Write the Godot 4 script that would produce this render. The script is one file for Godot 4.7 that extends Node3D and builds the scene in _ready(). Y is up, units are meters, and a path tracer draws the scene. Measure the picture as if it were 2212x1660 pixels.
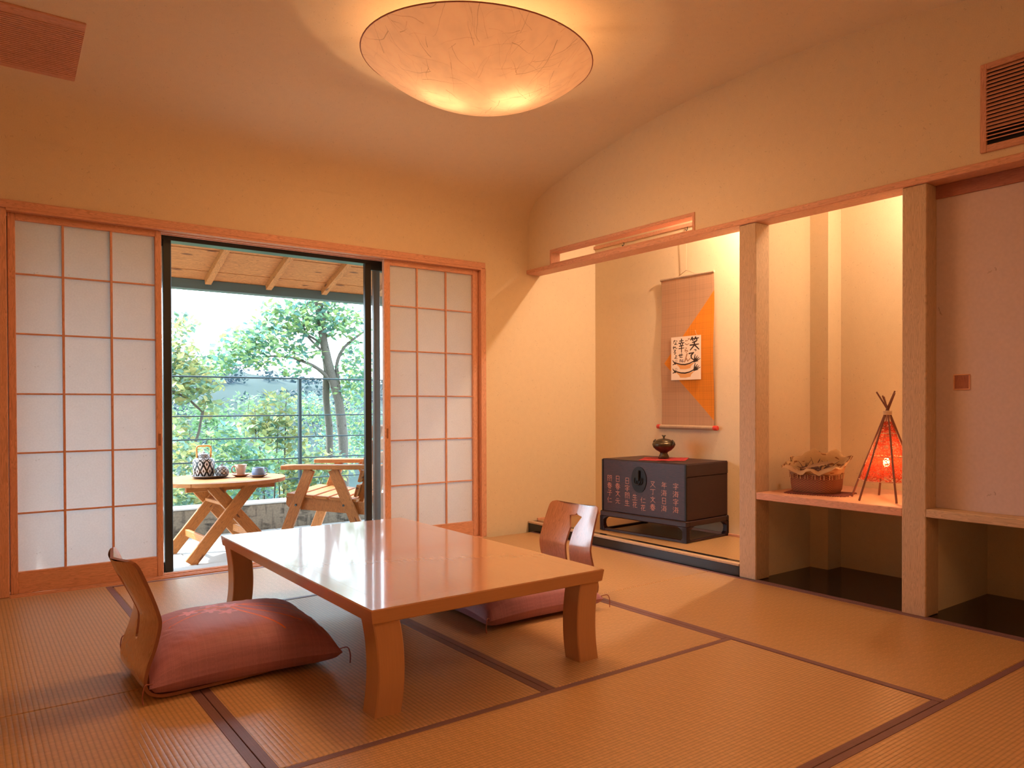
extends Node3D

# ------------------------------------------------------------------ helpers
var M := {}
var used := {}
var rng := RandomNumberGenerator.new()

func numbered(called: String) -> String:
	if not used.has(called):
		used[called] = 0
		return called
	used[called] += 1
	return "%s_%03d" % [called, used[called]]

func thing(called: String, label: String, category: String, at := Vector3.ZERO, turn := 0.0, group := "") -> Node3D:
	var o := Node3D.new()
	o.name = numbered(called)
	add_child(o)
	o.position = at
	o.rotation.y = turn
	tag(o, label, category, group)
	return o

func tag(o: Node, label: String, category := "", group := "", kind := "") -> void:
	if label: o.set_meta("label", label)
	if category: o.set_meta("category", category)
	if group: o.set_meta("group", group)
	if kind: o.set_meta("kind", kind)

func structure(called: String, label: String, category: String) -> Node3D:
	var o := thing(called, label, category)
	o.set_meta("kind", "structure")
	return o

func S() -> SurfaceTool:
	var st := SurfaceTool.new()
	st.begin(Mesh.PRIMITIVE_TRIANGLES)
	st.set_smooth_group(-1)
	return st

func part(parent: Node, called: String, st, m: Material, at := Vector3.ZERO) -> MeshInstance3D:
	var o := MeshInstance3D.new()
	o.name = called
	if st is SurfaceTool:
		st.generate_normals()
		o.mesh = st.commit()
	else:
		o.mesh = st
	o.material_override = m
	o.position = at
	parent.add_child(o, true)
	return o

func solo(called: String, label: String, category: String, st, m: Material, at := Vector3.ZERO, group := "", kind := "") -> MeshInstance3D:
	var o := part(self, numbered(called), st, m, at)
	tag(o, label, category, group, kind)
	return o

# a triangle / quad seen from the side where the points run clockwise
func tri(st: SurfaceTool, a: Vector3, b: Vector3, c: Vector3, ua := Vector2.ZERO, ub := Vector2.ZERO, uc := Vector2.ZERO) -> void:
	st.set_uv(ua); st.add_vertex(a)
	st.set_uv(ub); st.add_vertex(b)
	st.set_uv(uc); st.add_vertex(c)

func quad(st: SurfaceTool, a: Vector3, b: Vector3, c: Vector3, d: Vector3, ua := Vector2.ZERO, ub := Vector2.ZERO, uc := Vector2.ZERO, ud := Vector2.ZERO) -> void:
	tri(st, a, b, c, ua, ub, uc)
	tri(st, a, c, d, ua, uc, ud)

# face whose outward side is given, whatever the order of its points
func face(st: SurfaceTool, pts: Array, uvs: Array, outward: Vector3) -> void:
	var n: Vector3 = (pts[1] - pts[0]).cross(pts[2] - pts[0])
	var flip := n.dot(outward) > 0.0
	for i in range(1, pts.size() - 1):
		if flip:
			tri(st, pts[0], pts[i + 1], pts[i], uvs[0], uvs[i + 1], uvs[i])
		else:
			tri(st, pts[0], pts[i], pts[i + 1], uvs[0], uvs[i], uvs[i + 1])

# chamfered box; grain = axis the grain (u) runs along, -1 picks the longest
func box(st: SurfaceTool, c: Vector3, s: Vector3, bev := 0.002, grain := -1, xf := Transform3D.IDENTITY) -> void:
	var h := s * 0.5
	bev = minf(bev, minf(h.x, minf(h.y, h.z)) * 0.45)
	if grain < 0:
		grain = 0 if s.x >= s.y and s.x >= s.z else (1 if s.y >= s.z else 2)
	var off := Vector2(rng.randf(), rng.randf())
	var uv := func(p: Vector3, ax: int) -> Vector2:
		var o1 := (ax + 1) % 3
		var o2 := (ax + 2) % 3
		var a: float = p[o1]
		var b: float = p[o2]
		if grain == o1: return Vector2(a, b) + off
		if grain == o2: return Vector2(b, a) + off
		return Vector2(a * 0.3, b) + off
	for ax in 3:
		var o1 := (ax + 1) % 3
		var o2 := (ax + 2) % 3
		for sg in [-1.0, 1.0]:
			var pts := []
			var uvs := []
			for k in [[-1, -1], [1, -1], [1, 1], [-1, 1]]:
				var p := Vector3.ZERO
				p[ax] = sg * h[ax]
				p[o1] = k[0] * (h[o1] - bev)
				p[o2] = k[1] * (h[o2] - bev)
				pts.append(xf * (c + p))
				uvs.append(uv.call(c + p, ax))
			var nrm := Vector3.ZERO
			nrm[ax] = sg
			face(st, pts, uvs, xf.basis * nrm)
	if bev <= 0.0: return
	for ax in 3:
		var o1 := (ax + 1) % 3
		var o2 := (ax + 2) % 3
		for s1 in [-1.0, 1.0]:
			for s2 in [-1.0, 1.0]:
				var pts := []
				var uvs := []
				for k in [[-1, 0], [1, 0], [1, 1], [-1, 1]]:
					var p := Vector3.ZERO
					p[ax] = k[0] * (h[ax] - bev)
					p[o1] = s1 * (h[o1] - (bev if k[1] == 0 else 0.0))
					p[o2] = s2 * (h[o2] - (bev if k[1] == 1 else 0.0))
					pts.append(xf * (c + p))
					uvs.append(uv.call(c + p, o1))
				var nrm := Vector3.ZERO
				nrm[o1] = s1
				nrm[o2] = s2
				face(st, pts, uvs, xf.basis * nrm)
	for s1 in [-1.0, 1.0]:
		for s2 in [-1.0, 1.0]:
			for s3 in [-1.0, 1.0]:
				var a := Vector3(s1 * h.x, s2 * (h.y - bev), s3 * (h.z - bev))
				var b := Vector3(s1 * (h.x - bev), s2 * h.y, s3 * (h.z - bev))
				var d := Vector3(s1 * (h.x - bev), s2 * (h.y - bev), s3 * h.z)
				face(st, [xf * (c + a), xf * (c + b), xf * (c + d)], [Vector2.ZERO, Vector2.ZERO, Vector2.ZERO], xf.basis * Vector3(s1, s2, s3))

# box from two corners
func bx(st: SurfaceTool, lo: Vector3, hi: Vector3, bev := 0.002, grain := -1) -> void:
	box(st, (lo + hi) * 0.5, (hi - lo).abs(), bev, grain)

func boxpart(parent: Node, called: String, lo: Vector3, hi: Vector3, m: Material, bev := 0.002, grain := -1) -> MeshInstance3D:
	var st := S()
	bx(st, lo, hi, bev, grain)
	return part(parent, called, st, m)

# beam between two points with a rectangular section; side = direction of the width
func beam(st: SurfaceTool, a: Vector3, b: Vector3, w: float, t: float, side: Vector3, bev := 0.003) -> void:
	var y := (b - a).normalized()
	var x := (side - y * side.dot(y)).normalized()
	var z := x.cross(y)
	box(st, Vector3.ZERO, Vector3(w, (b - a).length(), t), bev, 1, Transform3D(Basis(x, y, z), (a + b) * 0.5))

# tube along points, radius list or number
func tube(st: SurfaceTool, pts: Array, rad, sides := 8, cap := true) -> void:
	st.set_smooth_group(0)
	var n := pts.size()
	var rings := []
	var up := Vector3.UP
	var run := 0.0
	var vs := []
	for i in n:
		var d: Vector3 = (pts[mini(i + 1, n - 1)] - pts[maxi(i - 1, 0)]).normalized()
		if absf(d.dot(up)) > 0.95: up = Vector3.RIGHT if absf(d.x) < 0.9 else Vector3.FORWARD
		var x := up.cross(d).normalized()
		var y := d.cross(x).normalized()
		up = y
		var r: float = rad[i] if rad is Array else rad
		var ring := []
		for k in sides:
			var a := TAU * k / sides
			ring.append(pts[i] + (x * cos(a) + y * sin(a)) * r)
		rings.append(ring)
		if i > 0: run += (pts[i] - pts[i - 1]).length()
		vs.append(run)
	for i in n - 1:
		for k in sides:
			var k2 := (k + 1) % sides
			quad(st, rings[i][k], rings[i][k2], rings[i + 1][k2], rings[i + 1][k], Vector2(vs[i], 0.05 * k), Vector2(vs[i], 0.05 * (k + 1)), Vector2(vs[i + 1], 0.05 * (k + 1)), Vector2(vs[i + 1], 0.05 * k))
	if cap:
		st.set_smooth_group(-1)
		for k in sides:
			var k2 := (k + 1) % sides
			tri(st, pts[0], rings[0][k2], rings[0][k])
			tri(st, pts[n - 1], rings[n - 1][k], rings[n - 1][k2])
	st.set_smooth_group(-1)

# lathe of [radius, height] points round y
func lathe(st: SurfaceTool, prof: Array, sides := 32, at := Vector3.ZERO, smooth := true, squash := Vector3.ONE) -> void:
	st.set_smooth_group(0 if smooth else -1)
	for i in prof.size() - 1:
		for k in sides:
			var a := TAU * k / sides
			var b := TAU * (k + 1) / sides
			var r0: float = prof[i][0]
			var r1: float = prof[i + 1][0]
			var p := [Vector3(cos(a) * r0, prof[i][1], sin(a) * r0), Vector3(cos(b) * r0, prof[i][1], sin(b) * r0), Vector3(cos(b) * r1, prof[i + 1][1], sin(b) * r1), Vector3(cos(a) * r1, prof[i + 1][1], sin(a) * r1)]
			for j in 4: p[j] = at + p[j] * squash
			var u0 := float(k) / sides
			var u1 := float(k + 1) / sides
			var v0 := float(i) / (prof.size() - 1)
			var v1 := float(i + 1) / (prof.size() - 1)
			if r0 > 0.00001: tri(st, p[0], p[2], p[1], Vector2(u0, v0), Vector2(u1, v1), Vector2(u1, v0))
			if r1 > 0.00001: tri(st, p[0], p[3], p[2], Vector2(u0, v0), Vector2(u0, v1), Vector2(u1, v1))
	st.set_smooth_group(-1)

# flat outline (x,y) pushed along z, both sides closed
func prism(st: SurfaceTool, poly: PackedVector2Array, z0: float, z1: float, xf := Transform3D.IDENTITY, uvk := 1.0) -> void:
	var ids := Geometry2D.triangulate_polygon(poly)
	for i in range(0, ids.size(), 3):
		for z in [z0, z1]:
			var p := []
			var u := []
			for k in 3:
				var q: Vector2 = poly[ids[i + k]]
				p.append(xf * Vector3(q.x, q.y, z))
				u.append(Vector2(q.y, q.x) * uvk)
			face(st, p, u, xf.basis * Vector3(0, 0, 1 if z == maxf(z0, z1) else -1))
	var area := 0.0
	for i in poly.size():
		var a: Vector2 = poly[i]
		var b: Vector2 = poly[(i + 1) % poly.size()]
		area += a.x * b.y - b.x * a.y
	for i in poly.size():
		var a: Vector2 = poly[i]
		var b: Vector2 = poly[(i + 1) % poly.size()]
		var n := Vector3(b.y - a.y, a.x - b.x, 0) * signf(area)
		face(st, [xf * Vector3(a.x, a.y, z0), xf * Vector3(b.x, b.y, z0), xf * Vector3(b.x, b.y, z1), xf * Vector3(a.x, a.y, z1)], [Vector2(a.y, 0), Vector2(b.y, 0), Vector2(b.y, z1 - z0), Vector2(a.y, z1 - z0)], xf.basis * n)

func ball(st: SurfaceTool, c: Vector3, r: Vector3, seg := 12, rings := 8) -> void:
	var prof := []
	for i in rings + 1:
		var a := PI * i / rings - PI / 2
		prof.append([cos(a), sin(a)])
	lathe(st, prof, seg, c, true, r)

func smooth_line(pts: Array, n: int) -> Array:
	var cv := Curve3D.new()
	for i in pts.size():
		var a: Vector3 = pts[maxi(i - 1, 0)]
		var b: Vector3 = pts[mini(i + 1, pts.size() - 1)]
		var t := (b - a) / 6.0
		cv.add_point(pts[i], -t, t)
	cv.bake_interval = 0.005
	var out := []
	for i in n + 1:
		out.append(cv.sample_baked(cv.get_baked_length() * i / n, true))
	return out

func lin(r: float, g: float, b: float) -> Color:
	return Color(r, g, b).linear_to_srgb()

func mat(c: Color, rough := 0.7, tex: Texture2D = null, uvs := Vector3.ONE, metal := 0.0) -> StandardMaterial3D:
	var m := StandardMaterial3D.new()
	m.albedo_color = c
	m.roughness = rough
	m.metallic = metal
	if tex: m.albedo_texture = tex
	m.uv1_scale = uvs
	m.cull_mode = BaseMaterial3D.CULL_DISABLED
	return m

# ------------------------------------------------------------------ pictures of materials
func fnoise(freq: float, sd: int, oct := 3) -> FastNoiseLite:
	var n := FastNoiseLite.new()
	n.noise_type = FastNoiseLite.TYPE_SIMPLEX_SMOOTH
	n.frequency = freq
	n.seed = sd
	n.fractal_octaves = oct
	return n

func tex(img: Image) -> ImageTexture:
	return ImageTexture.create_from_image(img)

# wood: grain along u; wraps by blending
func wood_image(w: int, h: int, sd: int, contrast: float, rings: float, knots := 0) -> Image:
	var img := Image.create(w, h, false, Image.FORMAT_RGB8)
	var a := fnoise(1.0, sd, 3)
	var b := fnoise(1.0, sd + 7, 2)
	var kn := []
	var r2 := RandomNumberGenerator.new()
	r2.seed = sd
	for k in knots: kn.append([r2.randf() * w, r2.randf() * h, r2.randf_range(5, 10)])
	for y in h:
		for x in w:
			var ang := TAU * y / h
			var ax := TAU * x / w
			var wob := a.get_noise_3d(cos(ang) * 1.2, sin(ang) * 1.2, cos(ax) * 0.35) * 1.3 + a.get_noise_3d(cos(ang) * 1.2, sin(ang) * 1.2, 5.0 + sin(ax) * 0.35) * 0.8
			var ring := fposmod(wob * rings, 1.0)
			ring = ring * ring * (1.0 - smoothstep(0.88, 1.0, ring))
			var fib := b.get_noise_3d(cos(ang) * 28.0, sin(ang) * 28.0, cos(ax) * 1.6) * 0.6 + b.get_noise_3d(cos(ang) * 60.0, sin(ang) * 60.0, sin(ax) * 2.5) * 0.4
			var v := 1.0 - contrast * (0.55 * ring + 0.35 * (0.5 + 0.5 * fib))
			var red := 0.0
			for q in kn:
				var d := Vector2((x - q[0]) * 0.45, y - q[1]).length()
				var f := 1.0 - smoothstep(q[2] * 0.4, q[2], d)
				v -= f * 0.35
				red += f * 0.04
			img.set_pixel(x, y, Color(clampf(v + red, 0, 1), clampf(v - 0.03 * contrast * ring, 0, 1), clampf(v - 0.10 * contrast * ring, 0, 1)))
	return img

func plaster_image(n: int, fibres := 420) -> Image:
	var img := Image.create(n, n, false, Image.FORMAT_RGB8)
	var a := fnoise(0.02, 3, 4)
	var b := fnoise(0.16, 5, 3)
	for y in n:
		for x in n:
			var v := 0.965 + 0.025 * b.get_noise_2d(x, y) + 0.010 * a.get_noise_2d(x, y)
			img.set_pixel(x, y, Color(v, v, v * 0.99))
	var r2 := RandomNumberGenerator.new()
	r2.seed = 11
	for k in fibres:
		var p := Vector2(r2.randf() * n, r2.randf() * n)
		var d := Vector2.from_angle(r2.randf() * TAU)
		var dark := r2.randf_range(0.70, 0.92)
		var len := r2.randf_range(2, 13)
		for i in int(len):
			p += d
			d = d.rotated(r2.randf_range(-0.2, 0.2))
			img.set_pixel(posmod(int(p.x), n), posmod(int(p.y), n), Color(dark, dark * 0.97, dark * 0.92))
	return img

# board-marked concrete with damp stains and runs
func concrete_image(n: int) -> Image:
	var img := Image.create(n, n, false, Image.FORMAT_RGB8)
	var a := fnoise(0.012, 23, 5)
	var b := fnoise(0.09, 24, 3)
	for y in n:
		for x in n:
			var v := 0.86 + 0.10 * b.get_noise_2d(x, y)
			var st := smoothstep(0.05, 0.45, a.get_noise_2d(x * 0.7, y * 1.6))
			var run := smoothstep(0.1, 0.5, a.get_noise_2d(x * 3.0, y * 0.25 + 300.0))
			v -= 0.30 * st + 0.18 * run
			img.set_pixel(x, y, Color(v, v * 0.98, v * 0.95))
	return img

# tatami facing: ribs along u, rushes across; returns [colour, height]
func tatami_images(n: int, ribs: int) -> Array:
	var img := Image.create(n, n, false, Image.FORMAT_RGB8)
	var hm := Image.create(n, n, false, Image.FORMAT_L8)
	var r2 := RandomNumberGenerator.new()
	r2.seed = 5
	var rush := []
	for i in n: rush.append(r2.randf())
	var per := float(n) / ribs
	for y in n:
		var rib := int(y / per)
		var f := fposmod(y / per, 1.0)
		var bump := pow(sin(PI * f), 0.55)
		for x in n:
			var c := int(x / 4.0 + rib * 37) % (n / 4)
			var tone: float = rush[c]
			var cross := absf(sin(PI * fposmod(x / 4.0, 1.0)))
			var v := 0.72 + 0.20 * bump + 0.13 * (tone - 0.5) + 0.05 * (cross - 0.5)
			var g: float = v * (0.985 + 0.03 * rush[(c * 7 + rib) % n])
			img.set_pixel(x, y, Color(clampf(v, 0, 1), clampf(g, 0, 1), clampf(v * (0.93 + 0.05 * tone), 0, 1)))
			hm.set_pixel(x, y, Color.from_hsv(0, 0, clampf(bump * 0.8 + 0.2 * cross * bump, 0, 1)))
	return [img, hm]

func weave_image(n: int, lo: float) -> Image:
	var img := Image.create(n, n, false, Image.FORMAT_RGB8)
	var r2 := RandomNumberGenerator.new()
	r2.seed = 31
	var ra := []
	var rb := []
	for i in n:
		ra.append(r2.randf())
		rb.append(r2.randf())
	for y in n:
		for x in n:
			var over := (x / 2 + y / 2) % 2 == 0
			var t: float = ra[x / 2] if over else rb[y / 2]
			var v := lo + (1.0 - lo) * (0.35 + 0.5 * t + (0.15 if over else 0.0))
			img.set_pixel(x, y, Color(v, v, v))
	return img

func stamp(img: Image, p: Vector2, r: float, c: Color) -> void:
	var w := img.get_width()
	var h := img.get_height()
	for y in range(maxi(0, int(p.y - r - 1)), mini(h, int(p.y + r + 2))):
		for x in range(maxi(0, int(p.x - r - 1)), mini(w, int(p.x + r + 2))):
			var d := Vector2(x + 0.5, y + 0.5).distance_to(p)
			var a := clampf(r - d + 0.5, 0, 1) * c.a
			if a > 0.0:
				img.set_pixel(x, y, img.get_pixel(x, y).lerp(Color(c.r, c.g, c.b), a))

func stroke(img: Image, pts: Array, w0: float, w1: float, c: Color) -> void:
	var total := 0.0
	for i in pts.size() - 1: total += pts[i].distance_to(pts[i + 1])
	var run := 0.0
	for i in pts.size() - 1:
		var a: Vector2 = pts[i]
		var b: Vector2 = pts[i + 1]
		var l := a.distance_to(b)
		var steps := maxi(1, int(l / 1.2))
		for k in steps + 1:
			var t := float(k) / steps
			stamp(img, a.lerp(b, t), lerpf(w0, w1, (run + l * t) / maxf(total, 0.001)) * 0.5, c)
		run += l

const GLYPH := {
	"wa": [[.28, .0, .12, .2], [.2, .11, .46, .1], [.31, .13, .36, .27], [.62, .0, .5, .2], [.56, .11, .92, .08], [.72, .12, .76, .26], [.68, .31, .3, .41], [.08, .6, .92, .56], [.52, .36, .47, .64, .08, .98], [.52, .6, .95, .96]],
	"tsu": [[.1, .35, .6, .25, .9, .5, .5, .95]],
	"te": [[.05, .15, .85, .08], [.85, .08, .42, .4, .45, .75, .85, .97]],
	"go": [[.15, .3, .62, .26], [.1, .72, .45, .9, .85, .72], [.72, .02, .8, .16], [.9, .0, .97, .12]],
	"ra": [[.4, .02, .58, .14], [.25, .3, .2, .68, .6, .5, .85, .7, .4, .97]],
	"n": [[.5, .02, .12, .97, .4, .55, .58, .9, .95, .6]],
	"kou": [[.2, .15, .8, .12], [.5, .0, .5, .3], [.06, .31, .94, .28], [.32, .36, .4, .48], [.7, .34, .6, .48], [.15, .53, .85, .5], [.08, .71, .92, .68], [.5, .5, .5, 1.0]],
	"se": [[.03, .38, .97, .3], [.7, .02, .68, .58], [.32, .12, .3, .82, .85, .86]],
	"ni": [[.18, .05, .12, .95], [.5, .3, .88, .26], [.48, .7, .6, .88, .95, .8]],
	"na": [[.08, .2, .52, .17], [.34, .0, .08, .62], [.72, .14, .9, .3], [.6, .42, .62, .8, .4, .92, .32, .76, .6, .74, .92, .97]],
	"re": [[.25, .02, .25, .98], [.05, .3, .42, .27, .05, .78], [.3, .5, .62, .18, .66, .8, .97, .74]],
	"ru": [[.2, .08, .78, .08, .18, .58, .6, .44, .86, .7, .5, .97, .28, .86, .52, .75]],
	"yo": [[.52, .25, .88, .22], [.5, .0, .52, .75, .25, .92, .15, .76, .5, .72, .92, .97]],
	"hi": [[.2, .05, .2, .97], [.2, .05, .8, .05, .8, .97], [.2, .5, .8, .5], [.2, .95, .8, .95]],
	"mon": [[.1, .05, .1, .98], [.1, .05, .4, .05, .4, .4, .1, .4], [.6, .05, .9, .05, .9, .98], [.6, .05, .6, .4, .9, .4], [.35, .6, .65, .6], [.35, .85, .65, .85]],
	"ko": [[.2, .1, .8, .1, .5, .4], [.5, .4, .55, .95, .35, .9], [.05, .5, .95, .48]],
	"jin": [[.3, .05, .05, .5], [.2, .35, .2, .98], [.5, .3, .9, .28], [.42, .85, .98, .82]],
	"gen": [[.25, .15, .75, .13], [.05, .45, .95, .42], [.4, .45, .35, .8, .05, .97], [.62, .44, .6, .9, .97, .9]],
	"haru": [[.2, .1, .8, .1], [.15, .25, .85, .24], [.05, .42, .95, .4], [.45, .02, .4, .4, .05, .75], [.55, .42, .97, .72], [.32, .6, .32, .97, .7, .97, .7, .6, .32, .6], [.32, .78, .7, .78]],
	"sei": [[.25, .05, .1, .4], [.2, .25, .85, .22], [.5, .0, .5, .95], [.15, .58, .85, .56], [.03, .95, .97, .93]],
	"hana": [[.1, .15, .9, .13], [.35, .02, .35, .26], [.65, .0, .65, .26], [.35, .32, .1, .65], [.25, .5, .25, .98], [.8, .4, .5, .65], [.55, .35, .55, .9, .95, .88]],
	"bun": [[.5, .0, .52, .18], [.08, .24, .92, .22], [.7, .26, .5, .6, .08, .97], [.3, .28, .55, .65, .95, .97]],
	"tei": [[.05, .15, .95, .1], [.55, .13, .55, .9, .35, .82]],
	"ji": [[.5, .0, .5, .12], [.1, .15, .9, .13, .85, .3], [.1, .15, .08, .3], [.3, .38, .72, .36, .5, .55], [.5, .55, .54, .96, .36, .9], [.1, .66, .92, .62]],
	"umi": [[.08, .08, .18, .2], [.03, .35, .13, .47], [.05, .95, .22, .6], [.48, .02, .35, .25], [.42, .15, .95, .13], [.45, .32, .38, .8, .9, .78], [.45, .32, .85, .3, .8, .97], [.3, .56, .98, .52]],
	"mata": [[.15, .1, .8, .08, .45, .6, .05, .97], [.25, .3, .55, .6, .97, .95]],
	"toshi": [[.3, .0, .1, .3], [.22, .15, .9, .13], [.25, .38, .85, .36], [.28, .38, .28, .62], [.03, .63, .97, .6], [.55, .15, .55, 1.0]],
}

func glyph(img: Image, g: String, x: float, y: float, w: float, h: float, thick: float, c: Color) -> void:
	for s in GLYPH[g]:
		var pts := []
		for i in range(0, s.size(), 2): pts.append(Vector2(x + s[i] * w, y + s[i + 1] * h))
		stroke(img, pts, thick, thick * 0.7, c)

# ------------------------------------------------------------------ the scene
const XW := 3.45        # face of the wall with the alcoves
const ZW := -5.06       # face of the window wall
const XB := 4.14        # back of the alcoves
func vault(z: float) -> float: return 2.88 - 0.0625 * (z + 2.8) * (z + 2.8)

func _ready() -> void:
	rng.seed = 20
	# --- camera
	var cam := Camera3D.new()
	cam.name = "camera"
	add_child(cam)
	var F := 1665.75
	var yaw := 0.6948
	var pitch := -0.0101
	var roll := -0.0021
	var fw := Vector3(sin(yaw) * cos(pitch), sin(pitch), -cos(yaw) * cos(pitch))
	var rt := Vector3(cos(yaw), 0, sin(yaw))
	var upv := rt.cross(fw)
	var r2 := rt * cos(roll) + upv * sin(roll)
	var u2 := upv * cos(roll) - rt * sin(roll)
	cam.transform = Transform3D(Basis(r2, u2, -fw), Vector3(0, 1, 0))
	var near := 0.05
	cam.set_frustum(1660.0 / F * near, Vector2((1106.0 - 1301.58) / F, (890.34 - 830.0) / F) * near, near, 400.0)
	cam.current = true
	# --- sky and exposure
	var we := WorldEnvironment.new()
	we.name = "environment"
	var env := Environment.new()
	env.background_mode = Environment.BG_SKY
	var sky := Sky.new()
	var sm := ProceduralSkyMaterial.new()
	sm.sky_top_color = lin(0.62, 0.83, 1.0)
	sm.sky_horizon_color = lin(0.72, 0.89, 1.0)
	sm.sky_curve = 0.3
	sm.ground_bottom_color = lin(0.10, 0.14, 0.12)
	sm.ground_horizon_color = lin(0.25, 0.33, 0.33)
	sm.sun_angle_max = 0.0
	sky.sky_material = sm
	env.sky = sky
	env.background_energy_multiplier = 7.5
	env.tonemap_mode = Environment.TONE_MAPPER_LINEAR
	env.tonemap_exposure = 1.0
	env.volumetric_fog_enabled = true
	env.volumetric_fog_density = 0.0
	env.sdfgi_enabled = true
	env.ssao_enabled = true
	env.ssil_enabled = true
	we.environment = env
	add_child(we)
	# --- sun, high over the garden, behind the eaves as seen from the room
	var sun := DirectionalLight3D.new()
	sun.name = "sun"
	sun.light_color = lin(1.0, 0.97, 0.92)
	sun.light_energy = 4.0
	sun.light_angular_distance = 1.5
	sun.shadow_enabled = true
	sun.sky_mode = DirectionalLight3D.SKY_MODE_LIGHT_ONLY
	add_child(sun)
	sun.basis = Basis.looking_at(Vector3(0.55, -1.05, 0.66).normalized(), Vector3.UP)

	make_materials()
	build_room()
	build_window()
	build_alcoves()
	build_outside_structure()
	build_lamp(Vector3(2.01, 2.72, -3.37), 3.2, "large round paper bowl lamp hanging above the low table end of the room")
	build_lamp(Vector3(1.55, 2.42, -0.45), 1.35, "added unseen paper bowl lamp brightening the end away from the window")  # second lamp added out of view to brighten the near half
	build_low_table()
	build_floor_chairs()
	build_vents()
	build_scroll()
	build_chest()
	build_shelf_things()
	build_garden_table()
	build_garden_chair()
	build_planting()

var WARM := Color(1, 1, 1)

func make_materials() -> void:
	WARM = lin(1.0, 0.50, 0.20)
	var wood_a := tex(wood_image(512, 256, 4, 0.30, 5.0))
	var wood_b := tex(wood_image(512, 256, 9, 0.50, 6.0, 5))
	var plaster := tex(plaster_image(1024))
	var tat := tatami_images(512, 16)
	var tat_c := tex(tat[0])
	var tat_h := tex(tat[1])
	var weave := tex(weave_image(256, 0.6))
	M.plaster = mat(lin(0.86, 0.70, 0.50), 0.95, plaster, Vector3.ONE * 0.8)
	M.plaster.uv1_triplanar = true
	M.plaster.uv1_world_triplanar = true
	M.trim = mat(lin(0.90, 0.47, 0.32), 0.55, wood_a, Vector3(1.0, 4.0, 1))
	M.post = mat(lin(0.74, 0.53, 0.36), 0.55, wood_a, Vector3(1.0, 4.0, 1))
	M.table = mat(lin(0.63, 0.33, 0.17), 0.20, tex(wood_image(512, 256, 15, 0.16, 0.0)), Vector3(0.7, 2.0, 1))
	M.table.clearcoat_enabled = true
	M.table.clearcoat = 0.8
	M.table.clearcoat_roughness = 0.07
	M.ply = mat(lin(0.74, 0.34, 0.17), 0.25, wood_a, Vector3(1.2, 3.0, 1))
	M.ply.clearcoat_enabled = true
	M.ply.clearcoat = 0.7
	M.ply.clearcoat_roughness = 0.18
	M.ply_edge = mat(lin(0.42, 0.17, 0.10), 0.4, wood_a, Vector3(2, 20, 1))
	M.black = mat(lin(0.012, 0.010, 0.011), 0.18)
	M.sash = mat(lin(0.022, 0.024, 0.022), 0.32, null, Vector3.ONE, 0.2)
	M.gutter = mat(lin(0.10, 0.14, 0.14), 0.45)
	M.paper = mat(lin(0.80, 0.78, 0.75), 0.9, tex(plaster_image(256, 6)), Vector3(2, 2, 2))
	M.paper.backlight_enabled = true
	M.paper.backlight = lin(0.40, 0.41, 0.44)
	M.glass = mat(Color(1, 1, 1, 0.03), 0.02)
	M.glass.transparency = BaseMaterial3D.TRANSPARENCY_ALPHA
	M.tatami = mat(lin(0.70, 0.42, 0.215), 0.33, tat_c, Vector3(4.2, 4.2, 1))
	M.tatami.metallic_specular = 0.66
	M.tatami.anisotropy_enabled = true
	M.tatami.anisotropy = 0.8
	M.tatami.heightmap_enabled = true
	M.tatami.heightmap_texture = tat_h
	M.tatami.heightmap_scale = 0.035
	M.heri = mat(lin(0.27, 0.14, 0.17), 0.5, weave, Vector3(12, 12, 1))
	M.garden = mat(lin(0.60, 0.22, 0.048), 0.6, wood_b, Vector3(1.0, 4.0, 1))
	M.soffit = mat(lin(0.72, 0.27, 0.075), 0.7, wood_b, Vector3(0.8, 2.2, 1))
	M.concrete = mat(lin(0.27, 0.23, 0.185), 0.9, tex(concrete_image(512)), Vector3.ONE * 0.9)
	M.concrete.uv1_triplanar = true
	M.slab = mat(lin(0.48, 0.48, 0.48), 0.6, plaster, Vector3.ONE * 1.5)
	M.slab.uv1_triplanar = true
	M.rail = mat(lin(0.035, 0.060, 0.075), 0.35, null, Vector3.ONE, 0.3)
	M.cushion = mat(lin(0.86, 0.39, 0.58), 0.6, cushion_picture(), Vector3.ONE)
	M.cushion.rim_enabled = true
	M.cushion.rim = 0.5
	M.cord = mat(lin(0.35, 0.12, 0.10), 0.8)
	M.cord_dark = mat(lin(0.03, 0.02, 0.03), 0.8)
	M.slat = mat(lin(0.46, 0.17, 0.12), 0.6, wood_a, Vector3(1, 4, 1))
	M.vent = mat(lin(0.82, 0.42, 0.29), 0.6, wood_a, Vector3(1, 4, 1))
	M.dark = mat(lin(0.01, 0.008, 0.008), 0.9)
	M.weave = weave
	M.wood_a = wood_a
	M.wood_b = wood_b

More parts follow.
